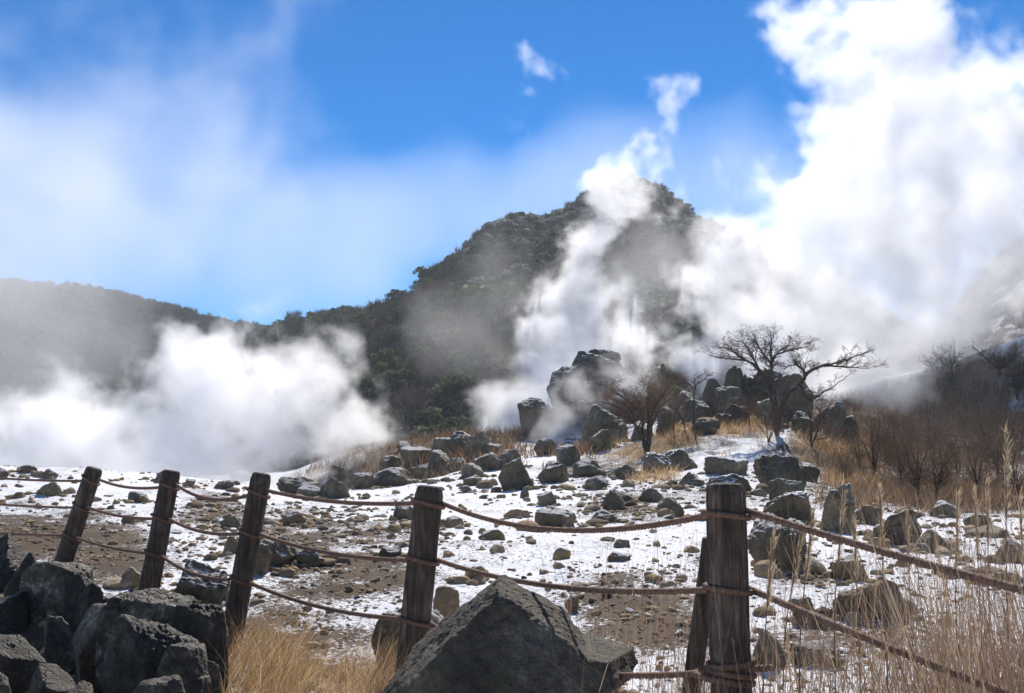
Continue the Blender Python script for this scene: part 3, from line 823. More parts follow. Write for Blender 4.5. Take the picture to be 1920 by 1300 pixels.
# boulders edging the footpath, bottom left
WALL = [
 ((-70,1000,48,1150), 10.8, 'dark boulder at the left picture edge in the row along the path', dict()),
 ((8,1034,84,1170), 10.2, 'narrow upright boulder second from the left in the path edge row', dict()),
 ((52,1050,168,1178), 9.8, 'dark boulder with a flat sunlit top in front of the first post', dict(extra=((0,0,1,.8),), planes=9)),
 ((118,1074,182,1172), 9.2, 'slanting thin boulder right of the flat topped one by the first post', dict(planes=8)),
 ((146,1089,214,1160), 8.7, 'small craggy dark boulder in the row below the first two posts', dict(rough=.12)),
 ((188,1104,306,1140), 9.0, 'long low pale slab lying at the foot of the second post', dict(planes=7)),
 ((150,1122,292,1225), 7.9, 'dark boulder with a brown sunlit flat top below the second post', dict(extra=((-.1,0,1,.78),), planes=9, ochre=.15)),
 ((212,1104,370,1215), 7.5, 'large rough grey boulder between the second and third posts along the path', dict(n=5, rough=.1)),
 ((320,1128,421,1250), 7.0, 'tall lichen spotted boulder beside the foot of the third post', dict(n=5, rough=.08)),
 ((206,1146,392,1305), 6.5, 'big craggy dark boulder with glinting top in front of the path edge row', dict(n=5, rough=.10, planes=12)),
 ((372,1238,420,1320), 6.4, 'small grey boulder at the right end of the path edge row', dict()),
 ((230,1267,364,1380), 5.8, 'pale rough boulder at the bottom below the big craggy one', dict(n=5, rough=.1)),
 ((-60,1108,62,1200), 9.6, 'shadowed boulder under the leftmost boulders of the path edge row', dict()),
 ((84,1152,158,1222), 8.6, 'shadowed boulder below the flat topped one by the first post', dict()),
 ((300,1205,400,1320), 6.3, 'dark boulder squeezed between the big craggy one and the small end one', dict()),
 ((-70,1188,86,1268), 7.0, 'long dark kerb boulder with a pale crest at the left bottom', dict(n=5, planes=8, depth=.6, extra=((.45,-.2,.87,.42),(.1,0,1,.5)))),
 ((40,1244,140,1330), 6.4, 'pale crested kerb boulder in the lower left corner', dict(n=5, planes=8, depth=.7, extra=((.5,-.2,.85,.45),))),
 ((-20,1258,34,1310), 6.0, 'small dark stone in the bottom left corner', dict()),
 ((92,1282,180,1380), 5.6, 'brownish kerb boulder cut by the bottom of the picture', dict(ochre=.2)),
]
for n, (box, Y, label, kw) in enumerate(WALL):
    if n < 9: box = (box[0] - (box[2] - box[0]) * .07, box[1], box[2] + (box[2] - box[0]) * .07, box[3])
    kw = dict(kw); kw.setdefault('rough', .07); kw.setdefault('n', 5); kw.setdefault('planes', 14); kw.setdefault('p', 26); kw.setdefault('dmin', .62)
    put_rock('boulder', box, label, 600 + n, Y=Y, mat=m_wall, snow=.0, sink=.3, **kw)
# the pyramid boulder in front of the fence
def pyramid():
    Y = 5.0
    W, F = rock_arrays(707, 6, 5, 22, .045, ((-.80,-.10,.66,.34),(.62,-.18,.80,.36),(.05,-.93,.42,.50),(.1,.9,.5,.5),(.92,-.3,.35,.80),(-.9,-.4,.25,.75)), .95)
    top = P(922, 1086, Y + .25); bot = P(922, 1430, Y)
    h = top[2] - bot[2]; w = px(1226 - 724, Y)
    # the right end steps down to a blunt lower shoulder, and the whole face is weathered
    sh = sstep(.42, .62, W[:, 0]); W[:, 2] = np.where(W[:, 2] > .02, W[:, 2] * (1 - sh) + sh * (.10 + .35 * (W[:, 2] - .02)), W[:, 2]) 
    W = W * (1 + .035 * fbm(W * 7, 4, 3, .6) + .02 * fbm(W * 22, 3, 4))[:, None]
    W = W * np.array([w / 2, .45, h / 2])
    c = np.array([px(951 - 960, Y), Y + .3, top[2] - h / 2])
    o = link('boulder', mesh_from('boulder', W, F, [m_dark], True), loc=c, label='great dark pyramid shaped boulder standing before the ropes', cat='boulder')
    o['snow'] = 0.0; o['ochre'] = .05; o['grain'] = 1.6
pyramid()

# loose stones on the snow: each one an object of its own
stone_meshes = []
for k in range(14):
    W, F = rock_arrays(900 + k, 2, 10, 14, .08, (), .6)
    stone_meshes.append((W, F))
def stone_mesh(k, mat):
    key = (k, mat.name)
    if key not in _sm:
        W, F = stone_meshes[k]
        _sm[key] = mesh_from('stone', W * .5, F, [mat], False)
    return _sm[key]
_sm = {}
ZONES = [  # u0, v0, u1, v1, count, size range px, ochre, label
 (0,895,150,1000,15,(7,16),.3,'little brown stone on the snow left of the first post'),
 (170,900,290,1030,13,(7,18),.35,'little brown stone on the slope between the first and second posts'),
 (325,905,465,1060,32,(8,26),.4,'brown stone on the stony snow between the second and third posts'),
 (500,940,770,1060,42,(8,28),.4,'brown stone on the snow between the third and fourth posts'),
 (500,1065,760,1180,11,(7,16),.5,'small ochre stone on the bare gravel between the third and fourth posts'),
 (835,900,1000,1090,24,(7,26),.5,'small ochre stone on the snow right of the fourth post'),
 (1000,990,1310,1130,33,(8,26),.55,'small brown stone on the open snow left of the nearest post'),
 (1070,900,1310,990,24,(7,24),.2,'small dark stone on the snow above the upper middle rope'),
 (1090,1130,1320,1250,16,(8,24),.5,'small brown stone on the gravel beside the pyramid boulder'),
 (1405,1010,1920,1110,29,(8,26),.3,'small grey brown stone on the snow behind the upper right rope'),
 (1405,1110,1920,1290,30,(9,34),.35,'brown stone in the snow among the reeds on the right'),
]
zr = np.random.default_rng(31)
stones_xy = []
for (u0, v0, u1, v1, cnt, (s0, s1), oc, label) in ZONES:
    made = 0; tries = 0
    while made < cnt and tries < cnt * 14:
        tries += 1
        u, v = zr.uniform(u0, u1), zr.uniform(v0, v1)
        h = hit(u, v)
        if h is None or h[1] > 60: continue
        if fbm2(h[0:1] * 1.1, h[1:2] * .7, 3, 88)[0] < -.08 and zr.random() < .8: continue
        s = s0 + (s1 - s0) * zr.random() ** 2.6
        w = px(s, h[1])
        if any((h[0] - a) ** 2 + (h[1] - b) ** 2 < (.45 * (w + c)) ** 2 for a, b, c in stones_xy): continue
        stones_xy.append((h[0], h[1], w))
        mat = m_tan if zr.random() < oc + .25 else m_rock
        hh = w * zr.uniform(.45, .8)
        z = surf_z(h[0], h[1])[0]
        ocv = float(np.clip(oc + zr.uniform(-.4, .45), 0, 1))
        rest = label.split('stone', 1)[1]
        word = ('fist sized' if s < s0 + (s1 - s0) * .12 else 'larger' if s > s0 + (s1 - s0) * .5 else 'small')
        tint = ('ochre' if ocv > .6 else 'tan' if mat is m_tan else 'dark brown' if ocv > .3 else 'dark grey')
        o = link('stone', stone_mesh(int(zr.integers(14)), mat), loc=(h[0], h[1], z + hh * .14), label=word + ' ' + tint + ' stone' + rest, cat='stone', group=label.replace('little ', '').replace('small ', '').replace('stone', 'stones', 1))
        o.scale = (w, w * zr.uniform(.7, 1.1), hh)
        o.rotation_euler = (zr.uniform(-.25, .25), zr.uniform(-.25, .25), zr.uniform(0, 6.28))
        o['snow'] = float(zr.random() < .5) * .8; o['ochre'] = ocv; o['grain'] = float(2.2 / max(w, .06) ** .6)
        made += 1

# pebbles: beyond counting
def pebbles():
    r = np.random.default_rng(77)
    V0, F0 = icosphere(1)
    V0 = V0[:]; 
    protos = []
    for k in range(10):
        W, F = rock_arrays(1200 + k, 1, 8, 12, .1, (), .6)
        protos.append(W)
    n = 36000
    a = r.uniform(-.62, .62, n); Y = np.exp(r.uniform(math.log(4.2), math.log(42), n))
    x = np.tan(a) * Y
    keep = np.ones(n, bool)
    d = patch_mask(x, Y, DIRT) + patch_mask(x, Y, [(390,990,70,70,1.0),(630,1000,150,50,.9),(1200,1100,150,70,.8),(1700,1150,250,120,.85),(750,980,60,40,.8),(1150,940,120,40,.7),(1450,1030,80,40,.8),(1250,1190,100,60,1),(200,930,120,30,.6)]) 
    cl = fbm2(x * .8, Y * .5, 3, 61)
    pr = np.clip(.04 + d * .62 + cl * .75, .02, 1)
    keep = r.random(n) < pr
    x, Y = x[keep], Y[keep]; n = len(x)
    s = np.clip(r.gamma(1.1, .011, n) + .006, .006, .09) * np.clip(Y / 11, .8, 2.6)
    # rubble lying round the feet of the boulders
    for o in [q for q in COL.objects if q.name.startswith('boulder') and 9 < q.location.y < 52]:
        w = o.dimensions.x; m = int(np.clip(10 + w * 12, 10, 34))
        a = r.uniform(0, 6.28, m); d = w * r.uniform(.42, 1.15, m)
        x = np.concatenate([x, o.location.x + np.cos(a) * d * 1.2]); Y = np.concatenate([Y, o.location.y + np.sin(a) * d])
        s = np.concatenate([s, np.clip(r.gamma(1.4, .035, m) + .02, .02, .22) * min(1.6, .6 + w * .5)])
    n = len(x)
    z = surf_z(x, Y)
    F1 = icosphere(1)[1]
    Vs, Fs, off = [], [], 0
    for k in range(10):
        m = np.nonzero(r.integers(0, 10, n) == k)[0] if False else np.arange(k, n, 10)
        ang = r.uniform(0, 6.28, len(m)); c, q = np.cos(ang), np.sin(ang)
        W = protos[k]
        sx, sz_ = s[m] * r.uniform(.8, 1.3, len(m)), s[m] * r.uniform(.45, .85, len(m))
        X = (W[None, :, 0] * c[:, None] - W[None, :, 1] * q[:, None]) * sx[:, None] + x[m][:, None]
        Yy = (W[None, :, 0] * q[:, None] + W[None, :, 1] * c[:, None]) * s[m][:, None] + Y[m][:, None]
        Z = W[None, :, 2] * sz_[:, None] + (z[m] + sz_ * .25)[:, None]
        Vs.append(np.stack([X, Yy, Z], 2).reshape(-1, 3))
        Fs.append((F1[None] + (np.arange(len(m)) * len(W))[:, None, None]).reshape(-1, 3) + off); off += len(m) * len(W)
    m, nt = new_mat('pebble_stone')
    pos = nt.n('ShaderNodeNewGeometry')
    isl = pos.outputs['Random Per Island']
    c = nt.ramp(isl, [(0, (.12, .08, .05)), (.3, (.28, .185, .105)), (.6, (.42, .27, .13)), (.85, (.28, .235, .18)), (1, (.52, .39, .25))])
    c = nt.mix(nt.mr(nt.noise(pos.outputs['Position'], 40, 3), .4, .7, 0, .5), c, (.1, .08, .06))
    finish(nt, c, .85)
    link('gravel', mesh_from('gravel', np.concatenate(Vs), np.concatenate(Fs), [m], False), kind='stuff', label='scattered pebbles poking through the thin snow', cat='gravel')
pebbles()

# ------------------------------------------------------------------ rope fence
m_wood, nt = new_mat('weathered_post_wood')
ob = nt.n('ShaderNodeTexCoord').outputs['Object']
st = nt.vm('MULTIPLY', ob, (1, 1, .06))
w1 = nt.noise(st, 26, 6, .72, .6); w2 = nt.noise(ob, 6, 4, .6); w3 = nt.noise(st, 120, 3, .7)
wv = nt.m('ADD', nt.m('MULTIPLY', w1, .6), nt.m('ADD', nt.m('MULTIPLY', w2, .25), nt.m('MULTIPLY', w3, .2)))
wc = nt.ramp(wv, [(.38, (.014, .008, .006)), (.5, (.060, .040, .028)), (.6, (.145, .10, .072)), (.7, (.38, .30, .23))])
wc = nt.mix(nt.mr(nt.noise(ob, 9, 4, .7), .58, .66, 0, .8), wc, (.03, .032, .018))
finish(nt, wc, .75, nt.m('ADD', w1, nt.m('MULTIPLY', w3, .5)), .9, .012, spec=.3)
m_rope, nt = new_mat('red_brown_rope')
ob = nt.n('ShaderNodeNewGeometry').outputs['Position']
rc = nt.ramp(nt.noise(ob, 60, 3, .6), [(.3, (.105, .056, .038)), (.7, (.27, .155, .108))])
finish(nt, rc, .8, nt.noise(ob, 300, 2), .5, .003, spec=.25)

def tube_arrays(pts, rad, sides=8, twist=None, cap=True):
    """Round tube along pts; twist = (strands, pitch, depth) gives it the lay of a rope."""
    pts = np.asarray(pts, float); n = len(pts)
    rad = np.broadcast_to(np.asarray(rad, float), (n,))
    T = np.gradient(pts, axis=0); T /= np.linalg.norm(T, axis=1)[:, None] + 1e-12
    up = np.array([0, 0, 1.0]) if abs(T[:, 2]).max() < .9 else np.array([0.3, 1.0, 0.1])
    A = np.cross(T, up); A /= np.linalg.norm(A, axis=1)[:, None] + 1e-12
    Bn = np.cross(A, T)
    th = np.linspace(0, 2 * np.pi, sides, endpoint=False)
    R = np.repeat(rad[:, None], sides, 1)
    if twist:
        s = np.concatenate([[0], np.cumsum(np.linalg.norm(np.diff(pts, axis=0), axis=1))])
        ph = twist[0] * (th[None] + 2 * np.pi * s[:, None] / twist[1])
        R = R * (1 - twist[2] + twist[2] * 2 * np.abs(np.cos(ph / 2)))
    V = pts[:, None, :] + A[:, None, :] * (np.cos(th)[None] * R)[..., None] + Bn[:, None, :] * (np.sin(th)[None] * R)[..., None]
    V = V.reshape(-1, 3)
    i = np.arange(n - 1)[:, None] * sides + np.arange(sides)[None]
    j = np.arange(n - 1)[:, None] * sides + (np.arange(sides)[None] + 1) % sides
    F = np.stack([i, j, j + sides, i + sides], 2).reshape(-1, 4)
    if cap:
        V = np.concatenate([V, pts[:1], pts[-1:]]); a = len(V) - 2
        k = np.arange(sides); k2 = (k + 1) % sides
        f0 = np.stack([np.full(sides, a), k2, k, k], 1); f1 = np.stack([np.full(sides, a + 1), (n - 1) * sides + k, (n - 1) * sides + k2, (n - 1) * sides + k2], 1)
        T3 = np.concatenate([f0[:, :3], f1[:, :3]])
        return V, F, T3
    return V, F, np.zeros((0, 3), int)

fence_o = link('rope_fence', None, loc=P(790, 1345, 6.8), label='fence of leaning dark wooden posts strung with red brown ropes', cat='fence')
forg = np.array(fence_o.location)
POSTS = [  # top u,v ; bottom u,v ; Y ; radius px ; tilt
 ((-118,868),(-190,1060),15.0,13), ((178,877),(116,1062),12.7,15.5), ((322,882),(276,1120),10.3,17.5), ((491,887),(426,1240),8.8,19.5), ((806,911),(760,1350),6.8,27), ((1360,906),(1373,1420),4.56,37), ((2900,930),(2900,1600),2.3,80)]
post_frames = []
for k, ((tu_, tv), (bu, bv), Y, rpx) in enumerate(POSTS):
    a, b = P(bu, bv, Y), P(tu_, tv, Y)
    a = a + (a - b) * (.25 / max(np.linalg.norm(a - b), .1))
    r = px(rpx, Y)
    L = np.linalg.norm(b - a); t = np.concatenate([np.linspace(0, .965, 60), [.978, .988, .995, 1.0]])
    rr = np.where(t < .97, r * 1.06, r) * (1 - .09 * t)
    rr[-3:] *= [.965, .90, .74]
    pr = np.random.default_rng(40 + k)
    pts = a + (b - a) * t[:, None]
    V, F, T3 = tube_arrays(pts, rr, 40)
    ax = (b - a) / L
    c = a + np.outer((V - a) @ ax, ax); rad = V - c; rn = np.linalg.norm(rad, axis=1)[:, None] + 1e-9
    th = np.arctan2(rad[:, 1], rad[:, 0]); hz_ = (V - a) @ ax
    g = fbm(np.stack([np.cos(th) * 5.5 + k * 7, np.sin(th) * 5.5, hz_ * .55], 1), 4, 5) * .055 + fbm(np.stack([np.cos(th) * 1.3 + k * 7, np.sin(th) * 1.3, hz_ * 1.6], 1), 3, 15) * .06
    crack = -.10 * sstep(.60, .72, fbm(np.stack([np.cos(th) * 4 + k * 3, np.sin(th) * 4, hz_ * .35], 1), 2, 25) + .35)
    V = V + rad * (g + crack)[:, None]
    V[-2:] = [a, b]
    me = mesh_from('post', V - a, [F, T3], [m_wood], True)
    o = link('post', me, parent=fence_o, loc=a - forg)
    if k == 5: o['label'] = 'thickest nearest post with a dark rotted top'
    post_frames.append((a, b, r, Y, o))
# brace pole behind the nearest post
a, b = P(1293, 1330, 4.95), P(1335, 1010, 4.85)
V, F, T3 = tube_arrays(a + (b - a) * np.linspace(0, 1, 20)[:, None], px(17, 4.9), 16)
V = V + fbm(V * 6, 3, 8)[:, None] * .012
link('brace_pole', mesh_from('brace_pole', V - a, [F, T3], [m_wood], True), parent=fence_o, loc=a - forg)

ROPES = [  # span: from post, (u,v), to post, (u,v), sag in photo px
 (0,(-105,885),1,(152,902),5),(0,(-112,934),1,(135,952),4),(0,(-120,984),1,(114,1004),5),
 (1,(183,898),2,(300,914),8),(1,(161,950),2,(287,973),6),(1,(138,1006),2,(273,1037),5),
 (2,(327,907),3,(462,930),17),(2,(313,971),3,(447,1001),11),(2,(299,1040),3,(429,1087),12),
 (3,(497,919),4,(775,944),10),(3,(481,1000),4,(765,1051),12),(3,(460,1089),4,(752,1161),14),
 (4,(829,944),5,(1322,968),38),(4,(816,1049),5,(1320,1107),24),(4,(803,1167),5,(1318,1262),40),
 (5,(1397,957),6,(2830,1330),14),(5,(1408,1106),6,(2830,1640),14)]
def rope_obj(pts, r, name='rope', parent=None, org=None):
    V, F, T3 = tube_arrays(pts, r, 9, (3, .06, .30))
    return link(name, mesh_from(name, V - org, [F, T3], [m_rope], True), parent=parent, loc=org - np.array(parent_org(parent)))
def parent_org(p):
    v = np.zeros(3)
    while p is not None: v = v + np.array(p.location); p = p.parent
    return v
ROPE_R = .013
for (i, (ua, va), j, (ub, vb), sag) in ROPES:
    Ya, Yb = POSTS[i][2], POSTS[j][2]
    a, b = P(ua, va, Ya), P(ub, vb, Yb)
    L = np.linalg.norm(b - a); n = int(L / .011)
    t = np.linspace(-.01, 1.01, n)
    pts = a + (b - a) * t[:, None]
    # lowest part of a rope hangs where the photo shows it: a shallow catenary
    pts[:, 2] -= px(sag, (Ya + Yb) / 2) * 4 * t * (1 - t)
    rope_obj(pts, ROPE_R, 'rope', fence_o, a)
    # a turn of rope around the post the span starts from
    A, Bp, r, Y, po = post_frames[i]
    ax = (Bp - A) / np.linalg.norm(Bp - A)
    def ring(post, point_v, u_side, tilt):
        A, Bp, r, Y, po = post
        ax = (Bp - A) / np.linalg.norm(Bp - A)
        zt = P(u_side, point_v, Y)[2]
        h = (zt - A[2]) / ax[2]
        e1 = np.cross(ax, [0, 1, 0]); e1 /= np.linalg.norm(e1); e2 = np.cross(ax, e1)
        th = np.linspace(0, 2 * np.pi * .995, 110)
        tt = h / np.linalg.norm(Bp - A)
        rr = r * 1.06 * (1 - .09 * tt) + ROPE_R * .75
        return A + ax * h + e1 * (np.cos(th) * rr)[:, None] + e2 * (np.sin(th) * rr)[:, None] + ax * (np.cos(th) * tilt)[:, None]
    if j < 6:
        vv = (vb + (ROPES[[q for q in range(len(ROPES)) if ROPES[q][0] == j][ROPES.index((i, (ua, va), j, (ub, vb), sag)) % 3]][1][1] if j < 5 else vb - 4)) / 2
        pts = ring(post_frames[j], vv, ub, px(5, Yb))
        rope_obj(pts, ROPE_R * .95, 'rope_coil', post_frames[j][4], pts[0])
# slack turns low on the nearest post and around its brace
for vv, rad_px, til in ((1243, 40, 5), (1272, 43, -7)):
    A, Bp, r, Y, po = post_frames[5]
    c = P(1371, vv, Y); th = np.linspace(0, 2 * np.pi * .99, 140); R = px(rad_px, Y)
    pts = c + np.stack([np.cos(th) * R * (1.18 if til < 0 else 1) - (R * .3 if til < 0 else 0), np.sin(th) * R, np.cos(th) * px(til, Y)], 1)
    rope_obj(pts, ROPE_R, 'rope_coil', po, pts[0])
a, b = P(1395, 1256, 4.5), P(1450, 1252, 4.45)
rope_obj(a + (b - a) * np.linspace(0, 1, 30)[:, None], ROPE_R, 'rope', fence_o, a)
# ------------------------------------------------------------------ bare trees and shrubs
class Tree:
    def __init__(s, seed): s.r = np.random.default_rng(seed); s.wood = []; s.twig = []
    def smooth(s, pts, k=6):
        pts = np.asarray(pts, float)
        if len(pts) < 3: return pts
        q = np.concatenate([[2 * pts[0] - pts[1]], pts, [2 * pts[-1] - pts[-2]]])
        out = []
        for i in range(1, len(q) - 2):
            for t in np.linspace(0, 1, k, endpoint=False):
                a, b, c, d = q[i - 1], q[i], q[i + 1], q[i + 2]
                out.append(.5 * ((2 * b) + (c - a) * t + (2 * a - 5 * b + 4 * c - d) * t * t + (3 * b - a - 3 * c + d) * t ** 3))
        out.append(pts[-1])
        return np.array(out)
    def grow(s, p, d, L, r, lvl, flat):
        n = 5 if lvl > 1 else 7
        pts = [p]; d = d / np.linalg.norm(d)
        for i in range(n):
            d = d + s.r.normal(size=3) * .20 + np.array([0, 0, .04])
            d[2] = d[2] * (1 - flat * .3)
            d /= np.linalg.norm(d)
            pts.append(pts[-1] + d * L / n)
        pts = np.array(pts)
        (s.wood if r > .02 else s.twig).append((pts, np.linspace(r, r * .45, len(pts))))
        if lvl <= 0: return
        for k in range(s.r.integers(3, 5)):
            t = s.r.uniform(.3, 1.0); i = min(int(t * n), n - 1)
            dd = pts[i + 1] - pts[i]; dd /= np.linalg.norm(dd)
            q = s.r.normal(size=3); q[2] = q[2] * (1 - flat) + .15; q -= dd * (q @ dd); q /= np.linalg.norm(q)
            a = s.r.uniform(.45, .95)
            s.grow(pts[i] + (pts[i + 1] - pts[i]) * (t * n - i), dd * math.cos(a) + q * math.sin(a), L * s.r.uniform(.5, .75), max(r * .58, .0035), lvl - 1, flat)
    def limb(s, pts, r0, r1, sprout, L, lvl, flat, start=.35, jitter=.05):
        pts = s.smooth(pts)
        pts = pts + s.r.normal(size=pts.shape) * jitter * np.linspace(.2, 1, len(pts))[:, None] * .5
        rad = np.linspace(r0, r1, len(pts))
        s.wood.append((pts, rad))
        for k in range(sprout):
            t = start + (1 - start) * (k + s.r.random()) / sprout
            i = min(int(t * (len(pts) - 1)), len(pts) - 2)
            dd = pts[i + 1] - pts[i]; dd /= np.linalg.norm(dd) + 1e-9
            q = s.r.normal(size=3); q[2] = abs(q[2]) * .7 + .1; q -= dd * (q @ dd); q /= np.linalg.norm(q)
            a = s.r.uniform(.4, 1.1)
            s.grow(pts[i], dd * math.cos(a) + q * math.sin(a), L * s.r.uniform(.6, 1.15), max(rad[i] * .5, .006), lvl, flat)
    def build(s, name, base, label, m_w, m_t, cat='tree', group=None, fat=1.0):
        root = link(name, None, loc=base, label=label, cat=cat, group=group)
        for part, lst, mat, sides in (('trunk', s.wood, m_w, 6), ('crown', s.twig, m_t, 3)):
            if not lst: continue
            Vs, Fs, off = [], [], 0
            for pts, rad in lst:
                V, F, _ = tube_arrays(pts, np.asarray(rad) * fat, sides, cap=False)
                Vs.append(V); Fs.append(F + off); off += len(V)
            link(part, mesh_from(part, np.concatenate(Vs) - base, np.concatenate(Fs), [mat], True), parent=root)
        return root
m_tw = bark_mat('twig_bark', (.06, .038, .028), (.15, .095, .065), 20)
m_tw_red = bark_mat('red_twig_bark', (.11, .068, .046), (.28, .175, .11), 20)

def limb_tree(name, seed, Y, limbs, label, sprout=9, L=.55, lvl=2, flat=.5, r=.09, twig=None, spread=.5, start=.35, base_uv=None, group=None, fat=1.0, cat='tree'):
    T = Tree(seed)
    b = limbs[0][0]
    base = P(b[0], b[1], Y)
    # stand the tree on the ground sheet
    gz_ = surf_z(base[0], base[1])[0]
    dz = gz_ - base[2]
    for li, l in enumerate(limbs):
        dy0 = T.r.uniform(-spread, spread)
        pts = []
        for i, (u, v) in enumerate(l):
            f = i / (len(l) - 1)
            pts.append(P(u, v, Y + dy0 * f * 2))
        pts = np.array(pts)
        if abs(dz) < 1.2 and l[0] == b: pts[0, 2] = gz_ - .1
        main = l[0] == b or li == 0
        T.limb(pts, r * (1 if main else .55), r * .16, sprout, L, lvl, flat, start if main else .15)
    base[2] = gz_ if abs(dz) < 1.2 else base[2]
    return T.build(name, base, label, m_bark, twig or m_tw, cat=cat, group=group, fat=fat)

limb_tree('bare_tree', 1, 46.0, [
  [(1456,800),(1450,762),(1436,721),(1423,692),(1399,677),(1362,673),(1329,668)],
  [(1456,800),(1457,770),(1449,721),(1447,684),(1458,662),(1480,648)],
  [(1447,684),(1425,655),(1413,630)], [(1447,684),(1445,652),(1449,626)], [(1458,664),(1490,655),(1515,650)], [(1423,692),(1402,655),(1388,637)],
  [(1456,800),(1464,770),(1478,740),(1506,714),(1513,699),(1546,685),(1583,677),(1609,666),(1635,659)],
  [(1513,705),(1495,685),(1469,690)], [(1500,720),(1512,745),(1522,748),(1546,736),(1587,707)], [(1546,686),(1583,688),(1631,692)], [(1399,677),(1375,660),(1350,650)]],
  'spreading bare umbrella shaped tree on top of the mound', sprout=13, L=.62, lvl=3, flat=.3, r=.10, spread=.8)
def z6(l): return [(1080 + x / 4.8, 620 + y / 4.8) for x, y in l]
limb_tree('bare_tree', 2, 43.5, [z6(l) for l in ([(640,1160),(620,1000),(530,850),(480,700),(300,590)], [(640,1160),(650,850),(650,600),(640,500)], [(640,1160),(670,950),(700,700),(800,560),(850,480)],
  [(640,1160),(600,950),(590,750),(520,560)], [(660,900),(760,700),(860,600)], [(530,850),(400,700),(230,640)], [(590,750),(420,600),(330,560)])],
  'dense brown shrubby tree with many stems left of the mound', sprout=16, L=.62, lvl=3, flat=.35, r=.085, twig=m_tw_red, spread=.8, start=.45, fat=1.1)
limb_tree('bare_tree', 3, 47.0, [z6(l) for l in ([(1055,930),(1060,700),(1070,520),(1130,450),(1250,375)], [(1070,520),(980,470),(880,440)], [(1070,520),(1080,430),(1180,370)])],
  'slender small bare tree with a flat top in front of the humped boulder', sprout=10, L=.4, lvl=2, flat=.6, r=.05, spread=.4, start=.5)
limb_tree('bare_tree', 4, 44.0, [[(1441,848),(1438,807),(1430,765)], [(1441,848),(1446,815),(1470,788)], [(1438,820),(1418,790),(1408,775)], [(1441,830),(1452,800),(1455,770)]],
  'young twiggy tree standing in the snow just left of the smooth dark boulder', sprout=13, L=.55, lvl=2, flat=.2, r=.035, twig=m_tw_red, start=.4)
limb_tree('bare_tree', 5, 45.0, [[(1520,832),(1519,781),(1498,744)], [(1520,832),(1539,784),(1528,755)], [(1532,825),(1557,817),(1582,785)], [(1530,800),(1550,770),(1560,750)]],
  'small crooked bare tree at the right shoulder of the mound', sprout=12, L=.55, lvl=2, flat=.3, r=.045, twig=m_tw_red)
limb_tree('bare_tree', 6, 47.0, [z6(l) for l in ([(1560,900),(1550,750),(1500,650)], [(1555,780),(1600,680),(1640,600)], [(1550,760),(1480,690),(1400,650)])],
  'small twiggy tree left of the bare umbrella tree trunk', sprout=12, L=.5, lvl=2, flat=.3, r=.035, twig=m_tw_red)
limb_tree('bare_tree', 7, 46.0, [z6(l) for l in ([(905,1030),(880,900),(890,700),(880,560)], [(885,750),(960,620),(1000,560)], [(885,720),(800,620),(740,560)])],
  'thin bare tree between the shrubby tree and the slender small tree', sprout=12, L=.55, lvl=2, flat=.4, r=.04, twig=m_tw_red)
limb_tree('bare_tree', 8, 47.0, [z6(l) for l in ([(985,950),(965,820),(910,740)], [(965,820),(1000,700),(1010,640)])],
  'short crooked dark trunk beside the mossy mound shaped boulder', sprout=7, L=.4, lvl=1, flat=.3, r=.05)

SHRUBS = [  # base u, v, height px, spread px, label
 (1640,905,148,60,'tall thin leafless shrub at the left end of the right hand brush'),(1690,912,150,90,'wide leafless shrub beside the tall thin one in the brush'),(1722,945,168,100,'forked leafless shrub with a clear dark stem behind the ridge shaped boulder'),
 (1757,948,160,105,'forked leafless shrub leaning right next to the clear dark stemmed one'),(1612,880,90,70,'low tan shrub at the foot of the mound'),(1700,868,112,90,'leafless shrub in the second row of the brush'),(1745,856,110,90,'dense leafless shrub under the dark rocky outcrop'),
 (1795,895,120,110,'brown shrub in the middle of the right hand brush'),(1835,935,150,120,'leafless shrub behind the long low boulder'),(1872,905,140,120,'dense brown shrub near the right edge'),(1908,955,165,120,'leafless shrub at the right edge above the brown rough boulder'),
 (1582,905,62,80,'low tan bush right of the dark broken boulder'),(1848,862,95,110,'dark brown bush on the rising right slope'),(1912,862,120,100,'dark brown bush at the right edge of the rising slope'),(1660,855,95,70,'leafless shrub in front of the right steam')]
for n, (u, v, hp_, sp_, label) in enumerate(SHRUBS):
    h = hit(u, v)
    if h is None: h = P(u, v, 45.0)
    Y = h[1]; T = Tree(50 + n)
    H = px(hp_, Y); S = px(sp_, Y) / 2
    ns = int(T.r.integers(4, 7))
    base = np.array([h[0], h[1], surf_z(h[0], h[1])[0]])
    for k in range(ns):
        a = T.r.uniform(0, 6.28); rr = S * T.r.uniform(.2, .9); hh = H * T.r.uniform(.6, .95) * (1 - .25 * rr / S)
        tip = base + [math.cos(a) * rr, math.sin(a) * rr, hh]
        mid = base + [math.cos(a) * rr * .3, math.sin(a) * rr * .3, hh * .5] + T.r.normal(size=3) * .06
        T.limb([base - [0, 0, .1], base + [0, 0, .12 * H], mid, tip], .028 * H / 2.5 + .012, .006, 10, H * .30, 2, .1, .3, .04)
    T.build('bare_shrub', base, label, m_bark, m_tw_red, cat='shrub', group='leafless shrubs on the right slope')
FAR = [(1790,800,84,90,90,'dark leafless tree beside the rocky outcrop in the steam'),(1762,790,80,60,88,'small dark tree left of the rocky outcrop in the steam'),(1880,800,80,110,84,'low leafless tree on the snowy right hillside'),
       (1915,850,110,100,75,'bushy dark tree low on the right hillside')]
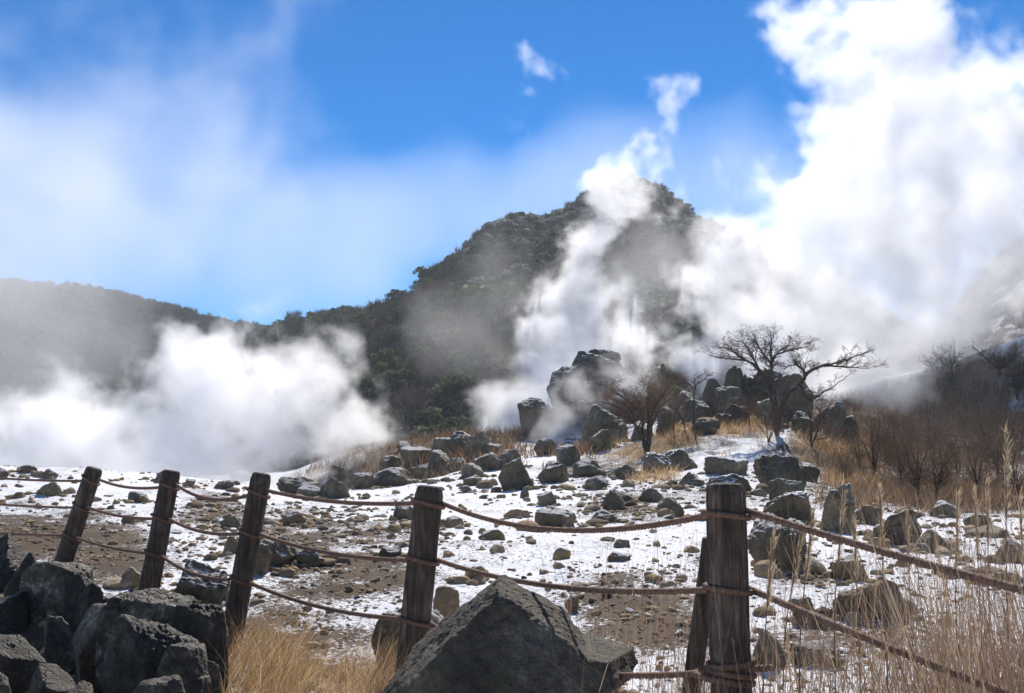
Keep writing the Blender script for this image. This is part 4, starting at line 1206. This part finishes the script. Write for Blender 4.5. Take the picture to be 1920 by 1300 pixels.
for n, (u, v, hp_, sp_, Y, label) in enumerate(FAR):
    T = Tree(90 + n)
    base = P(u, v, Y); H = px(hp_, Y) * .75; S = px(sp_, Y) / 2
    # set it on whichever surface it stands on
    d = (RHG.reshape(-1, 3)[:, :2] - base[None, :2]); kk = np.argmin((d ** 2).sum(1))
    zz = max(surf_z(base[0], base[1])[0], RHG.reshape(-1, 3)[kk, 2] if (d[kk] ** 2).sum() < 9 else -99)
    base[2] = zz
    for k in range(5):
        a = T.r.uniform(0, 6.28); rr = S * T.r.uniform(.3, 1); hh = H * T.r.uniform(.6, 1)
        T.limb([base - [0, 0, .2], base + [0, 0, .2 * H], base + [math.cos(a) * rr * .5, math.sin(a) * rr * .5, hh * .6], base + [math.cos(a) * rr, math.sin(a) * rr, hh]], .10, .02, 12, H * .3, 2, .25, .35, .08)
    T.build('leafless_tree', base, label, m_bark, m_tw, group='trees on the right hillside', fat=1.0)

# ------------------------------------------------------------------ dry grass and reeds
def grass_mat(name, stops, tr=.45):
    m, nt = new_mat(name)
    g = nt.n('ShaderNodeNewGeometry')
    f = nt.m('ADD', nt.m('MULTIPLY', g.outputs['Random Per Island'], .75), nt.m('MULTIPLY', nt.noise(g.outputs['Position'], 2.0, 3), .25))
    finish(nt, nt.ramp(f, stops), .6, transl=tr, spec=.3)
    return m
m_straw = grass_mat('straw', [(.1, (.22, .12, .05)), (.5, (.50, .32, .15)), (.9, (.78, .60, .36))])
m_reed = grass_mat('reed', [(.1, (.17, .105, .07)), (.5, (.30, .20, .13)), (.9, (.52, .39, .26))], .35)
m_brush = grass_mat('brush', [(.1, (.09, .052, .03)), (.5, (.24, .145, .08)), (.9, (.46, .31, .18))], .3)
m_plume = grass_mat('plume', [(.1, (.38, .27, .16)), (.5, (.52, .40, .26)), (.9, (.65, .54, .4))], .5)

def blades(xy, h, lean, width, seed, curve=.5, levels=4, jitter=.25, z=None, lean_sd=.25):
    """Ribbon blades standing on the ground; lean = (dx, dy) drift of the tip per unit height."""
    r = np.random.default_rng(seed); n = len(xy)
    if z is None: z = surf_z(xy[:, 0], xy[:, 1]) - .02
    ln = np.array(lean)[None] + r.normal(size=(n, 2)) * lean_sd
    yaw = r.uniform(0, np.pi, n)
    wv = np.stack([np.cos(yaw), np.sin(yaw), np.zeros(n)], 1) * (width * r.uniform(.6, 1.3, n))[:, None]
    cv = r.normal(size=(n, 2)) * curve * .5
    V = np.zeros((n, levels, 2, 3))
    for k in range(levels):
        t = k / (levels - 1)
        c = np.stack([xy[:, 0] + h * (ln[:, 0] * t + cv[:, 0] * t * t), xy[:, 1] + h * (ln[:, 1] * t + cv[:, 1] * t * t), z + h * (t - .12 * curve * t * t * np.abs(cv).sum(1))], 1)
        ww = wv * (1 - t) ** .6 if k < levels - 1 else wv * .12
        V[:, k, 0] = c - ww / 2; V[:, k, 1] = c + ww / 2
    V = V.reshape(-1, 3)
    b = np.arange(n)[:, None] * levels * 2 + np.arange(levels - 1)[None] * 2
    F = np.stack([b, b + 1, b + 3, b + 2], 2).reshape(-1, 4)
    return V, F
def grass_obj(name, parts, mat, label):
    Vs, Fs, off = [], [], 0
    for V, F in parts: Vs.append(V); Fs.append(F + off); off += len(V)
    return link(name, mesh_from(name, np.concatenate(Vs), np.concatenate(Fs), [mat], False), kind='stuff', label=label, cat='grass')
def scatter(n, u0, u1, Y0, Y1, seed, dens=None):
    r = np.random.default_rng(seed)
    Y = np.exp(r.uniform(math.log(Y0), math.log(Y1), n)); x = (r.uniform(u0, u1, n) - 960) / FPX * Y
    xy = np.stack([x, Y], 1)
    if dens is not None: xy = xy[r.random(n) < dens(xy)]
    return xy
def clump(freq, thr, seed): return lambda xy: np.clip((fbm2(xy[:, 0] * freq, xy[:, 1] * freq, 3, seed) + thr) * 3, 0, 1)
gr = np.random.default_rng(3)
parts = []
xy = scatter(4600, 415, 790, 5.2, 8.9, 1, clump(1.3, .22, 4)); parts.append(blades(xy, gr.uniform(.14, .42, len(xy)), (.45, .12), .0045, 1, .7))
xy = scatter(1500, 425, 560, 6.6, 9.2, 2, clump(1.8, .25, 5)); parts.append(blades(xy, gr.uniform(.2, .62, len(xy)), (.42, .1), .0045, 2, .7))
xy = scatter(1200, 640, 790, 5.6, 7.2, 3); parts.append(blades(xy, gr.uniform(.25, .62, len(xy)), (.35, .0), .0045, 3, .9))
xy = scatter(1300, 440, 760, 4.6, 6.2, 33, clump(2.0, .1, 6)); parts.append(blades(xy, gr.uniform(.1, .3, len(xy)), (.4, .1), .004, 33, 1.0))
grass_obj('dry_grass', parts, m_straw, 'golden dry grass leaning right between the path boulders and the fourth post')
parts = []
def right_dens(xy):
    uu = xy[:, 0] / xy[:, 1] * FPX + 960
    return np.clip((uu - 1180) / 620, .10, 1) ** 1.1
xy = scatter(1500, 1200, 2100, 3.3, 7.5, 5, right_dens); parts.append(blades(xy, gr.uniform(.45, 1.25, len(xy)), (.03, .0), .0055, 5, .28, lean_sd=.12))
xy = scatter(2600, 1230, 2100, 3.3, 7.0, 6, right_dens); parts.append(blades(xy, gr.uniform(.25, .75, len(xy)), (.05, .0), .005, 6, .6, lean_sd=.22))
xy = scatter(150, 1020, 1330, 4.8, 8.0, 7); parts.append(blades(xy, gr.uniform(.7, 1.3, len(xy)), (.10, .0), .0045, 7, .25, lean_sd=.08))
xy = scatter(700, 1260, 1345, 3.9, 5.0, 8); parts.append(blades(xy, gr.uniform(.3, .75, len(xy)), (.05, .0), .005, 8, .5, lean_sd=.15))
xy = scatter(900, 1240, 1480, 3.4, 4.6, 9); parts.append(blades(xy, gr.uniform(.2, .5, len(xy)), (.1, .0), .005, 9, .8, lean_sd=.3))
xy = scatter(520, 1720, 2050, 3.2, 5.2, 10); parts.append(blades(xy, gr.uniform(.7, 1.35, len(xy)), (-.08, .0), .0065, 10, .25, lean_sd=.12))
xy = scatter(4200, 1240, 2100, 3.2, 6.0, 34, lambda q: right_dens(q) * clump(1.6, .2, 9)(q)); parts.append(blades(xy, gr.uniform(.08, .42, len(xy)), (.1, .0), .005, 34, 1.3, lean_sd=.5))
grass_obj('reeds', parts, m_reed, 'tall thin dry reeds standing along the right hand ropes')
# tussocks on the mound and tan brush on the right slope and the far foot of the mountain
def tuss(n, u0, v0, u1, v1, hh, seed, thr=.1, freq=.6, width=.02, lean=(.1, 0), sd=.35):
    r = np.random.default_rng(seed); pts = []
    grid_u = np.linspace(u0, u1, 14); grid_v = np.linspace(v0, v1, 7)
    hits = [hit(a, b) for a in grid_u for b in grid_v]
    hits = np.array([q for q in hits if q is not None])
    if len(hits) == 0: return None
    k = r.integers(0, len(hits), n)
    sp = np.stack([px((u1 - u0) / 13, hits[k, 1]), hits[k, 1] * .045], 1)
    xy = hits[k, :2] + r.normal(size=(n, 2)) * sp * .6
    xy = xy[r.random(n) < clump(freq, thr, seed)(xy)]
    return blades(xy, r.uniform(.4, 1, len(xy)) * hh, lean, width, seed, .6, 3, lean_sd=sd)
ps = [tuss(2600, 1180, 850, 1270, 905, .45, 11, .2), tuss(1500, 1090, 845, 1180, 890, .4, 12, .1), tuss(2600, 1340, 780, 1430, 815, .5, 13, .2), tuss(1600, 1230, 790, 1300, 830, .5, 14, .15), tuss(1800, 1290, 835, 1560, 880, .28, 15, -.05, 1.2),
      tuss(3500, 1545, 830, 1640, 905, .6, 16, .25), tuss(1200, 1490, 800, 1580, 850, .5, 17, .1), tuss(1200, 1080, 800, 1180, 850, .55, 18, .2)]
grass_obj('mound_grass', [p for p in ps if p], m_straw, 'tawny dry grass tussocks on the snowy mound')
ps = [tuss(9000, 1560, 850, 1930, 955, .75, 21, .30), tuss(7000, 1600, 790, 1930, 880, .9, 22, .28, width=.03), tuss(5000, 1680, 900, 1930, 960, .8, 23, .15), tuss(4000, 1750, 700, 1930, 800, 1.1, 24, .1, width=.05), tuss(6000, 1560, 740, 1930, 800, 1.0, 31, .3, width=.05), tuss(3000, 1500, 770, 1620, 820, .6, 32, .2)]
grass_obj('brush', [p for p in ps if p], m_brush, 'thick brown brush and dry stalks covering the right slope')
ps = [tuss(5200, 560, 780, 960, 880, .9, 25, .2, .12, width=.06), tuss(4000, 960, 800, 1100, 850, .9, 26, .2, .2, width=.05)]
grass_obj('slope_grass', [p for p in ps if p], m_brush, 'rust brown grass at the foot of the mountain behind the rock pile')
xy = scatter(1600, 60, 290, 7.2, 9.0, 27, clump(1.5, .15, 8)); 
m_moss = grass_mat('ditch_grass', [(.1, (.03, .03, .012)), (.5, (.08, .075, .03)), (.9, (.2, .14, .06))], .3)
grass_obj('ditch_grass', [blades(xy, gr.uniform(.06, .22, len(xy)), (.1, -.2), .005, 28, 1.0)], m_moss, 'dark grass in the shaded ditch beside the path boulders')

# tall plumed stalks one can tell apart
PL = [(1886,812,1856,1330,4.6,'tallest plumed stalk leaning right at the right edge'),(1581,932,1540,1330,4.9,'plumed stalk in front of the tall snow capped boulder'),(1524,962,1470,1330,4.7,'plumed stalk leaning right over the upper right rope'),
 (1600,980,1590,1330,5.2,'short plumed stalk at the foot of the tall snow capped boulder'),(1648,914,1640,1340,5.0,'upright plumed stalk before the ridge shaped boulder'),(1795,930,1770,1340,4.8,'plumed stalk in front of the brown brush'),(1826,925,1812,1340,5.4,'second plumed stalk in front of the brown brush'),
 (1850,905,1826,1340,5.2,'plumed stalk just left of the tallest one'),(1700,972,1690,1340,5.6,'thin plumed stalk near the low squarish boulder'),(1448,1010,1405,1330,4.3,'bent plumed stalk beside the nearest post'),(1502,1000,1440,1330,5.0,'low plumed stalk arching across the shadowed boulder'),(1912,940,1890,1340,5.0,'plumed stalk at the right picture edge')]
for n, (ut, vt, ub, vb, Y, label) in enumerate(PL):
    r = np.random.default_rng(400 + n)
    bx = (ub - 960) / FPX * Y; base = np.array([bx, Y, surf_z(bx, Y)[0] - .02])
    tip = P(ut, vt, Y + r.uniform(-.1, .1))
    mid = base + (tip - base) * .6 + np.array([-(tip - base)[0] * .25, 0, 0])
    T = Tree(1); pts = T.smooth([base, base + (mid - base) * .5, mid, tip], 8)
    root = link('plumed_stalk', None, loc=base, label=label, cat='reed', group='plumed reed stalks along the right ropes')
    V, F, _ = tube_arrays(pts, np.linspace(.0042, .002, len(pts)), 4, cap=False)
    link('stem', mesh_from('stem', V - base, F, [m_reed], True), parent=root)
    k0 = int(len(pts) * .78); Vs = []; m = 130
    t = r.uniform(k0, len(pts) - 1.001, m); i = t.astype(int); f = (t - i)[:, None]
    p = pts[i] * (1 - f) + pts[i + 1] * f
    d = pts[-1] - pts[k0]; Ld = np.linalg.norm(d); d = d / Ld
    q = p + d * r.uniform(.03, .07, (m, 1)) + r.normal(size=(m, 3)) * .010 + np.array([.008, 0, -.004])
    w = np.array([.0022, .0012, 0])
    Vp = np.stack([p - w, p + w, q + w * .3, q - w * .3], 1).reshape(-1, 3)
    link('plume', mesh_from('plume', Vp - base, np.arange(len(Vp)).reshape(-1, 4), [m_plume], False), parent=root)
    a = pts[int(len(pts) * .3)]; bl = []
    for s in (-1, 1):
        c = [a, a + [s * .06, .02, .14], a + [s * .16, .04, .22], a + [s * .26, .05, .20]]
        c = T.smooth(c, 4); wv = np.array([0, .004, .002]) * np.linspace(1, .2, len(c))[:, None]
        b0 = np.stack([c - wv, c + wv], 1).reshape(-1, 3); kx = np.arange(len(c) - 1) * 2
        link('leaf', mesh_from('leaf', b0 - base, np.stack([kx, kx + 1, kx + 3, kx + 2], 1), [m_reed], False), parent=root)
# ------------------------------------------------------------------ steam (real volumes)
def steam_mat(name, density, aniso=0.35, color=(0.98, 0.98, 0.985)):
    m, nt = new_mat(name)
    at = nt.n('ShaderNodeAttribute', attribute_name='density').outputs['Fac']
    d = nt.m('MULTIPLY', at, density)
    v = nt.n('ShaderNodeVolumePrincipled', {'Color': (*color, 1), 'Density': d, 'Anisotropy': aniso, 'Density Attribute': ''})
    nt.n('ShaderNodeOutputMaterial', {'Volume': v.outputs[0]})
    return m

def steam(name, label, puffs, density, voxel, noise_m, amp=1.0, bias=0.3, warp=0.5, aniso=0.35, seed=0, drift=(0, 0, 0), gain=1.0, soft=1.0, group=None, rough=0.66, cap=0.9):
    """puffs: (u, v, Y, radius_px, weight) -> soft spheres in the world; noise_m: size of billows in metres."""
    cs = [(P(u, v, Y), px(r, Y), w) for u, v, Y, r, w in puffs]
    org = cs[0][0].copy()
    lo = np.min([c - r * 1.15 for c, r, w in cs], 0) - org
    hi = np.max([c + r * 1.15 for c, r, w in cs], 0) - org
    me = bpy.data.meshes.new(name)
    me.from_pydata([(0, 0, 0)], [], [])
    mat = steam_mat(name + '_vapour', density, aniso)
    me.materials.append(mat)
    o = link(name, me, loc=org, label=label, cat='steam', kind='stuff', group=group)
    ng = bpy.data.node_groups.new(name + '_field', 'GeometryNodeTree')
    ng.interface.new_socket('Geometry', in_out='INPUT', socket_type='NodeSocketGeometry')
    ng.interface.new_socket('Geometry', in_out='OUTPUT', socket_type='NodeSocketGeometry')
    g = NT(ng)
    pos = g.n('GeometryNodeInputPosition').outputs[0]
    q = g.vm('ADD', pos, (seed * 31.7, seed * 12.9, seed * 7.1))
    wn = g.noise(q, 0.45 / noise_m, 2.0, 0.5, color=True)
    w1 = g.vm('SUBTRACT', wn, (0.5, 0.5, 0.5))
    wp = g.vm('ADD', pos, g.vm('SCALE', w1, scale=warp * noise_m * 2.2))
    acc = None
    for c, r, w in cs:
        d = g.vm('DISTANCE', wp, tuple(float(k) for k in (c - org)))
        f = g.mr(d, 0.0, r, w, 0.0, smooth=True)
        acc = f if acc is None else g.m('ADD', acc, f)
    acc = g.m('MINIMUM', acc, cap)
    n1 = g.noise(g.vm('ADD', q, g.vm('SCALE', w1, scale=noise_m * 0.9)), 1.0 / noise_m, 6.0, rough)
    e = g.m('ADD', acc, g.m('MULTIPLY', g.m('SUBTRACT', n1, 0.5), amp * 2.0))
    dens = g.m('MULTIPLY', g.m('MAXIMUM', g.m('SUBTRACT', e, bias), 0.0), gain)
    if soft != 1.0: dens = g.m('POWER', dens, soft)
    edge = g.m('MULTIPLY', acc, 6.0, clamp=True)
    dens = g.m('MULTIPLY', dens, edge)
    # keep the steam above the ground sheet only roughly: it is thickest near its vents
    vc = g.n('GeometryNodeVolumeCube', {'Density': dens, 'Background': 0.0, 'Min': tuple(map(float, lo)), 'Max': tuple(map(float, hi)),
             'Resolution X': int(max(8, (hi - lo)[0] / voxel)), 'Resolution Y': int(max(8, (hi - lo)[1] / voxel)), 'Resolution Z': int(max(8, (hi - lo)[2] / voxel))})
    sm = g.n('GeometryNodeSetMaterial', {'Geometry': vc.outputs[0], 'Material': mat})
    g.n('NodeGroupOutput', {0: sm.outputs[0]})
    md = o.modifiers.new('vapour', 'NODES')
    md.node_group = ng
    return o

RS = 1.45
def S(l): return [(u, v, Y, r * RS, w) for u, v, Y, r, w in l]
steam('steam_plume', 'tall dense white steam column rising behind the bare tree into the sky',
      S([(1480,690,105,110,1.0),(1600,690,105,120,1.0),(1700,650,105,120,1.0),(1780,640,105,90,.8),(1400,590,112,110,1.0),(1365,500,114,65,1.0),(1345,455,116,42,.8),(1420,480,112,70,.9),(1540,580,108,150,1.1),(1680,540,108,150,1.1),
       (1800,560,108,110,1.0),(1500,480,108,110,.8),(1640,420,108,150,1.1),(1760,420,108,150,1.1),(1500,370,108,90,.9),(1640,290,108,140,1.0),(1780,290,108,150,1.1),(1900,330,108,130,1.0),(1920,480,108,120,.8),
       (1600,180,108,100,.9),(1720,150,108,140,1.0),(1850,190,108,120,.85),(1560,60,108,100,.75),(1700,20,108,110,.75),(1480,40,108,55,.5),(1940,130,108,90,.6),(1880,600,100,90,.7),(1650,735,98,70,.6),(1830,690,96,60,.55),(1560,735,64,60,1.0),(1640,715,64,70,1.1),(1720,670,66,70,1.0),(1600,670,66,60,.9),(1700,740,62,45,.7),(1340,430,114,45,.9),(1335,530,112,50,.85),(1440,660,100,90,1.0),(1560,640,90,90,1.0),(1400,520,112,90,1.0)]),
      density=0.31, voxel=0.25, noise_m=4.2, amp=2.0, bias=0.36, seed=3, warp=.9, aniso=.45)
steam('steam_plume', 'white steam plume climbing past the big rock and over the mountain summit',
      S([(960,840,76,60,1.2),(940,790,78,50,1.0),(1000,780,80,60,1.1),(1020,710,82,60,1.1),(1050,650,84,70,1.0),(1120,660,86,70,.8),(1050,580,88,70,.75),(1100,540,90,70,.68),(1180,600,90,90,.42),(1240,650,92,70,.5),
       (1090,480,94,66,.66),(1120,415,96,64,.74),(1160,360,98,66,.88),(1195,305,98,44,.75),(1260,380,98,40,.3),(1315,650,96,60,.8),(1285,540,96,60,.5),(1010,630,84,50,.8),(1225,262,100,30,.5),(1330,690,90,60,.9),
       (1080,800,62,70,.55),(1160,740,63,60,.35),(1190,650,66,60,.45),(1040,820,64,60,.8),(920,840,70,60,1.1),(970,760,70,60,1.0),(1000,700,74,55,.8),(1100,720,62,70,.5),(1120,800,60,70,.5),(1150,690,62,60,.45),(1220,700,64,50,.5)]),
      density=0.62, voxel=0.19, noise_m=3.2, amp=2.0, bias=0.36, seed=5, warp=.9, aniso=.45)
steam('steam_bank', 'low white bank of steam lying behind the snowy edge on the left',
      S([(40,870,62,90,1.2),(160,870,64,90,1.2),(280,860,66,100,1.2),(400,850,66,100,1.2),(500,840,68,90,1.1),(600,800,70,90,.85),(670,760,72,70,.75),(330,680,70,45,1.1),(380,670,70,50,1.1),(430,645,72,35,.8),(440,740,70,90,1.0),
       (560,730,72,90,.8),(620,860,66,55,.8),(100,810,66,80,.75),(240,800,66,80,.7),(510,640,74,50,.6),(-60,850,62,100,1.2),(690,830,62,40,.5),(350,640,70,45,.9),(300,700,70,60,.9),(480,760,68,100,1.0),(380,760,68,100,1.1),(180,760,66,90,.8),(620,690,72,70,.6)]),
      density=0.70, voxel=0.17, noise_m=2.9, amp=2.0, bias=0.34, seed=8, warp=.9, aniso=.45)
steam('steam_veil', 'broad soft veil of drifting steam hiding the left hill and the upper left sky',
      [(-80,640,150,330,1.0),(60,600,150,240,.9),(200,640,150,150,.85),(150,740,150,120,.6),(350,660,150,110,.45),(80,400,160,400,.8),(-100,300,165,400,.8),(260,360,160,320,.6),(420,230,165,300,.5),(580,330,165,220,.36),(250,90,165,280,.35),(560,40,165,210,.35)],
      density=0.024, voxel=.8, noise_m=12.0, amp=1.0, bias=0.27, seed=12, aniso=.5, rough=.55, warp=.8)
steam('steam_veil', 'thin brownish veil of steam drifting across the lower mountain flank',
      [(800,640,138,130,.5),(880,690,136,140,.5),(1000,640,136,170,.55),(1150,560,140,190,.65),(1250,520,140,160,.55),(940,520,142,150,.5),(1200,430,150,130,.5),(1310,470,150,110,.45),(830,580,140,120,.4)],
      density=0.042, voxel=.6, noise_m=8.0, amp=0.8, bias=0.20, seed=15, aniso=.4)
steam('steam_veil', 'very thin far veil whitening the lower sky behind the mountain',
      [(150,430,1450,240,.9),(420,450,1450,235,1.1),(650,445,1450,230,1.1),(330,530,1450,185,.9),(520,530,1450,185,1.0),(680,520,1450,180,.8),(880,400,1450,230,.95),(1120,370,1450,240,.9),(1380,360,1450,240,.9),(1650,360,1450,250,.9),(1900,360,1450,250,.9),(-150,400,1450,250,.8)],
      density=0.0026, voxel=10.0, noise_m=130.0, amp=0.5, bias=0.12, seed=40, aniso=.5, rough=.5)
steam('steam_wisp', 'small torn wisp of steam high in the blue sky left of the summit',
      S([(980,95,128,24,.9),(1000,118,128,26,.9),(1022,140,128,24,.8),(1060,130,128,22,.5),(985,180,128,30,.4),(960,230,128,30,.35),(990,255,128,24,.4)]),
      density=0.16, voxel=.14, noise_m=1.5, amp=1.5, bias=0.36, seed=18, warp=1.2, aniso=.45)
steam('steam_wisp', 'ragged puff of steam in the blue sky above the summit',
      S([(1235,160,128,34,.9),(1270,175,128,42,.95),(1262,205,128,30,.8),(1290,165,128,28,.8),(1255,240,128,24,.5),(1250,280,128,26,.5)]),
      density=0.16, voxel=.14, noise_m=1.7, amp=1.5, bias=0.36, seed=21, warp=1.2, aniso=.45)
steam('steam_wisp', 'faint curl of steam between the summit and the tall column',
      S([(1340,320,128,26,.7),(1375,300,128,20,.6),(1380,360,128,40,.5),(1420,330,128,30,.5),(1440,300,128,30,.6)]),
      density=0.14, voxel=.15, noise_m=1.5, amp=1.5, bias=0.36, seed=24, warp=1.2, aniso=.45)
steam('steam_wisp', 'pale puff of cloud above the saddle between hill and mountain',
      S([(470,575,240,42,.8),(500,585,260,44,.8),(440,580,260,30,.6),(520,560,260,30,.5)]),
      density=0.05, voxel=.5, noise_m=7, amp=1.3, bias=0.3, seed=27, warp=1.2, aniso=.45)
steam('steam_wisp', 'thin steam creeping along the left part of the rock pile',
      S([(640,880,50,26,.9),(690,850,52,28,.8),(730,835,54,26,.7),(610,895,48,22,.7),(760,820,56,24,.5)]),
      density=0.5, voxel=.1, noise_m=1.3, amp=1.5, bias=0.36, seed=30, warp=1.2, aniso=.45)


# ------------------------------------------------------------------ air
def haze():
    m, nt = new_mat('air')
    v = nt.n('ShaderNodeVolumePrincipled', {'Color': (.88, .94, 1.0, 1), 'Density': HAZE, 'Anisotropy': 0.0, 'Density Attribute': ''})
    nt.n('ShaderNodeOutputMaterial', {'Volume': v.outputs[0]})
    zmin = float(min(GZ.min(), HLG[..., 2].min(), MTG[..., 2].min(), RHG[..., 2].min())) - 1.0
    zmax = float(max(MTG[..., 2].max(), HLG[..., 2].max(), RHG[..., 2].max())) + 8.0
    R = 1340.0
    V = np.array([(x, y, z) for z in (zmin, zmax) for y in (-R, R) for x in (-R, R)])
    F = np.array([(0, 2, 3, 1), (4, 5, 7, 6), (0, 1, 5, 4), (2, 6, 7, 3), (0, 4, 6, 2), (1, 3, 7, 5)])
    print('haze z', zmin, zmax)
    link('haze', mesh_from('haze', V, F, [m], False), kind='stuff', label='thin bluish air lying over the valley', cat='haze')
HAZE = 0.00034
haze()
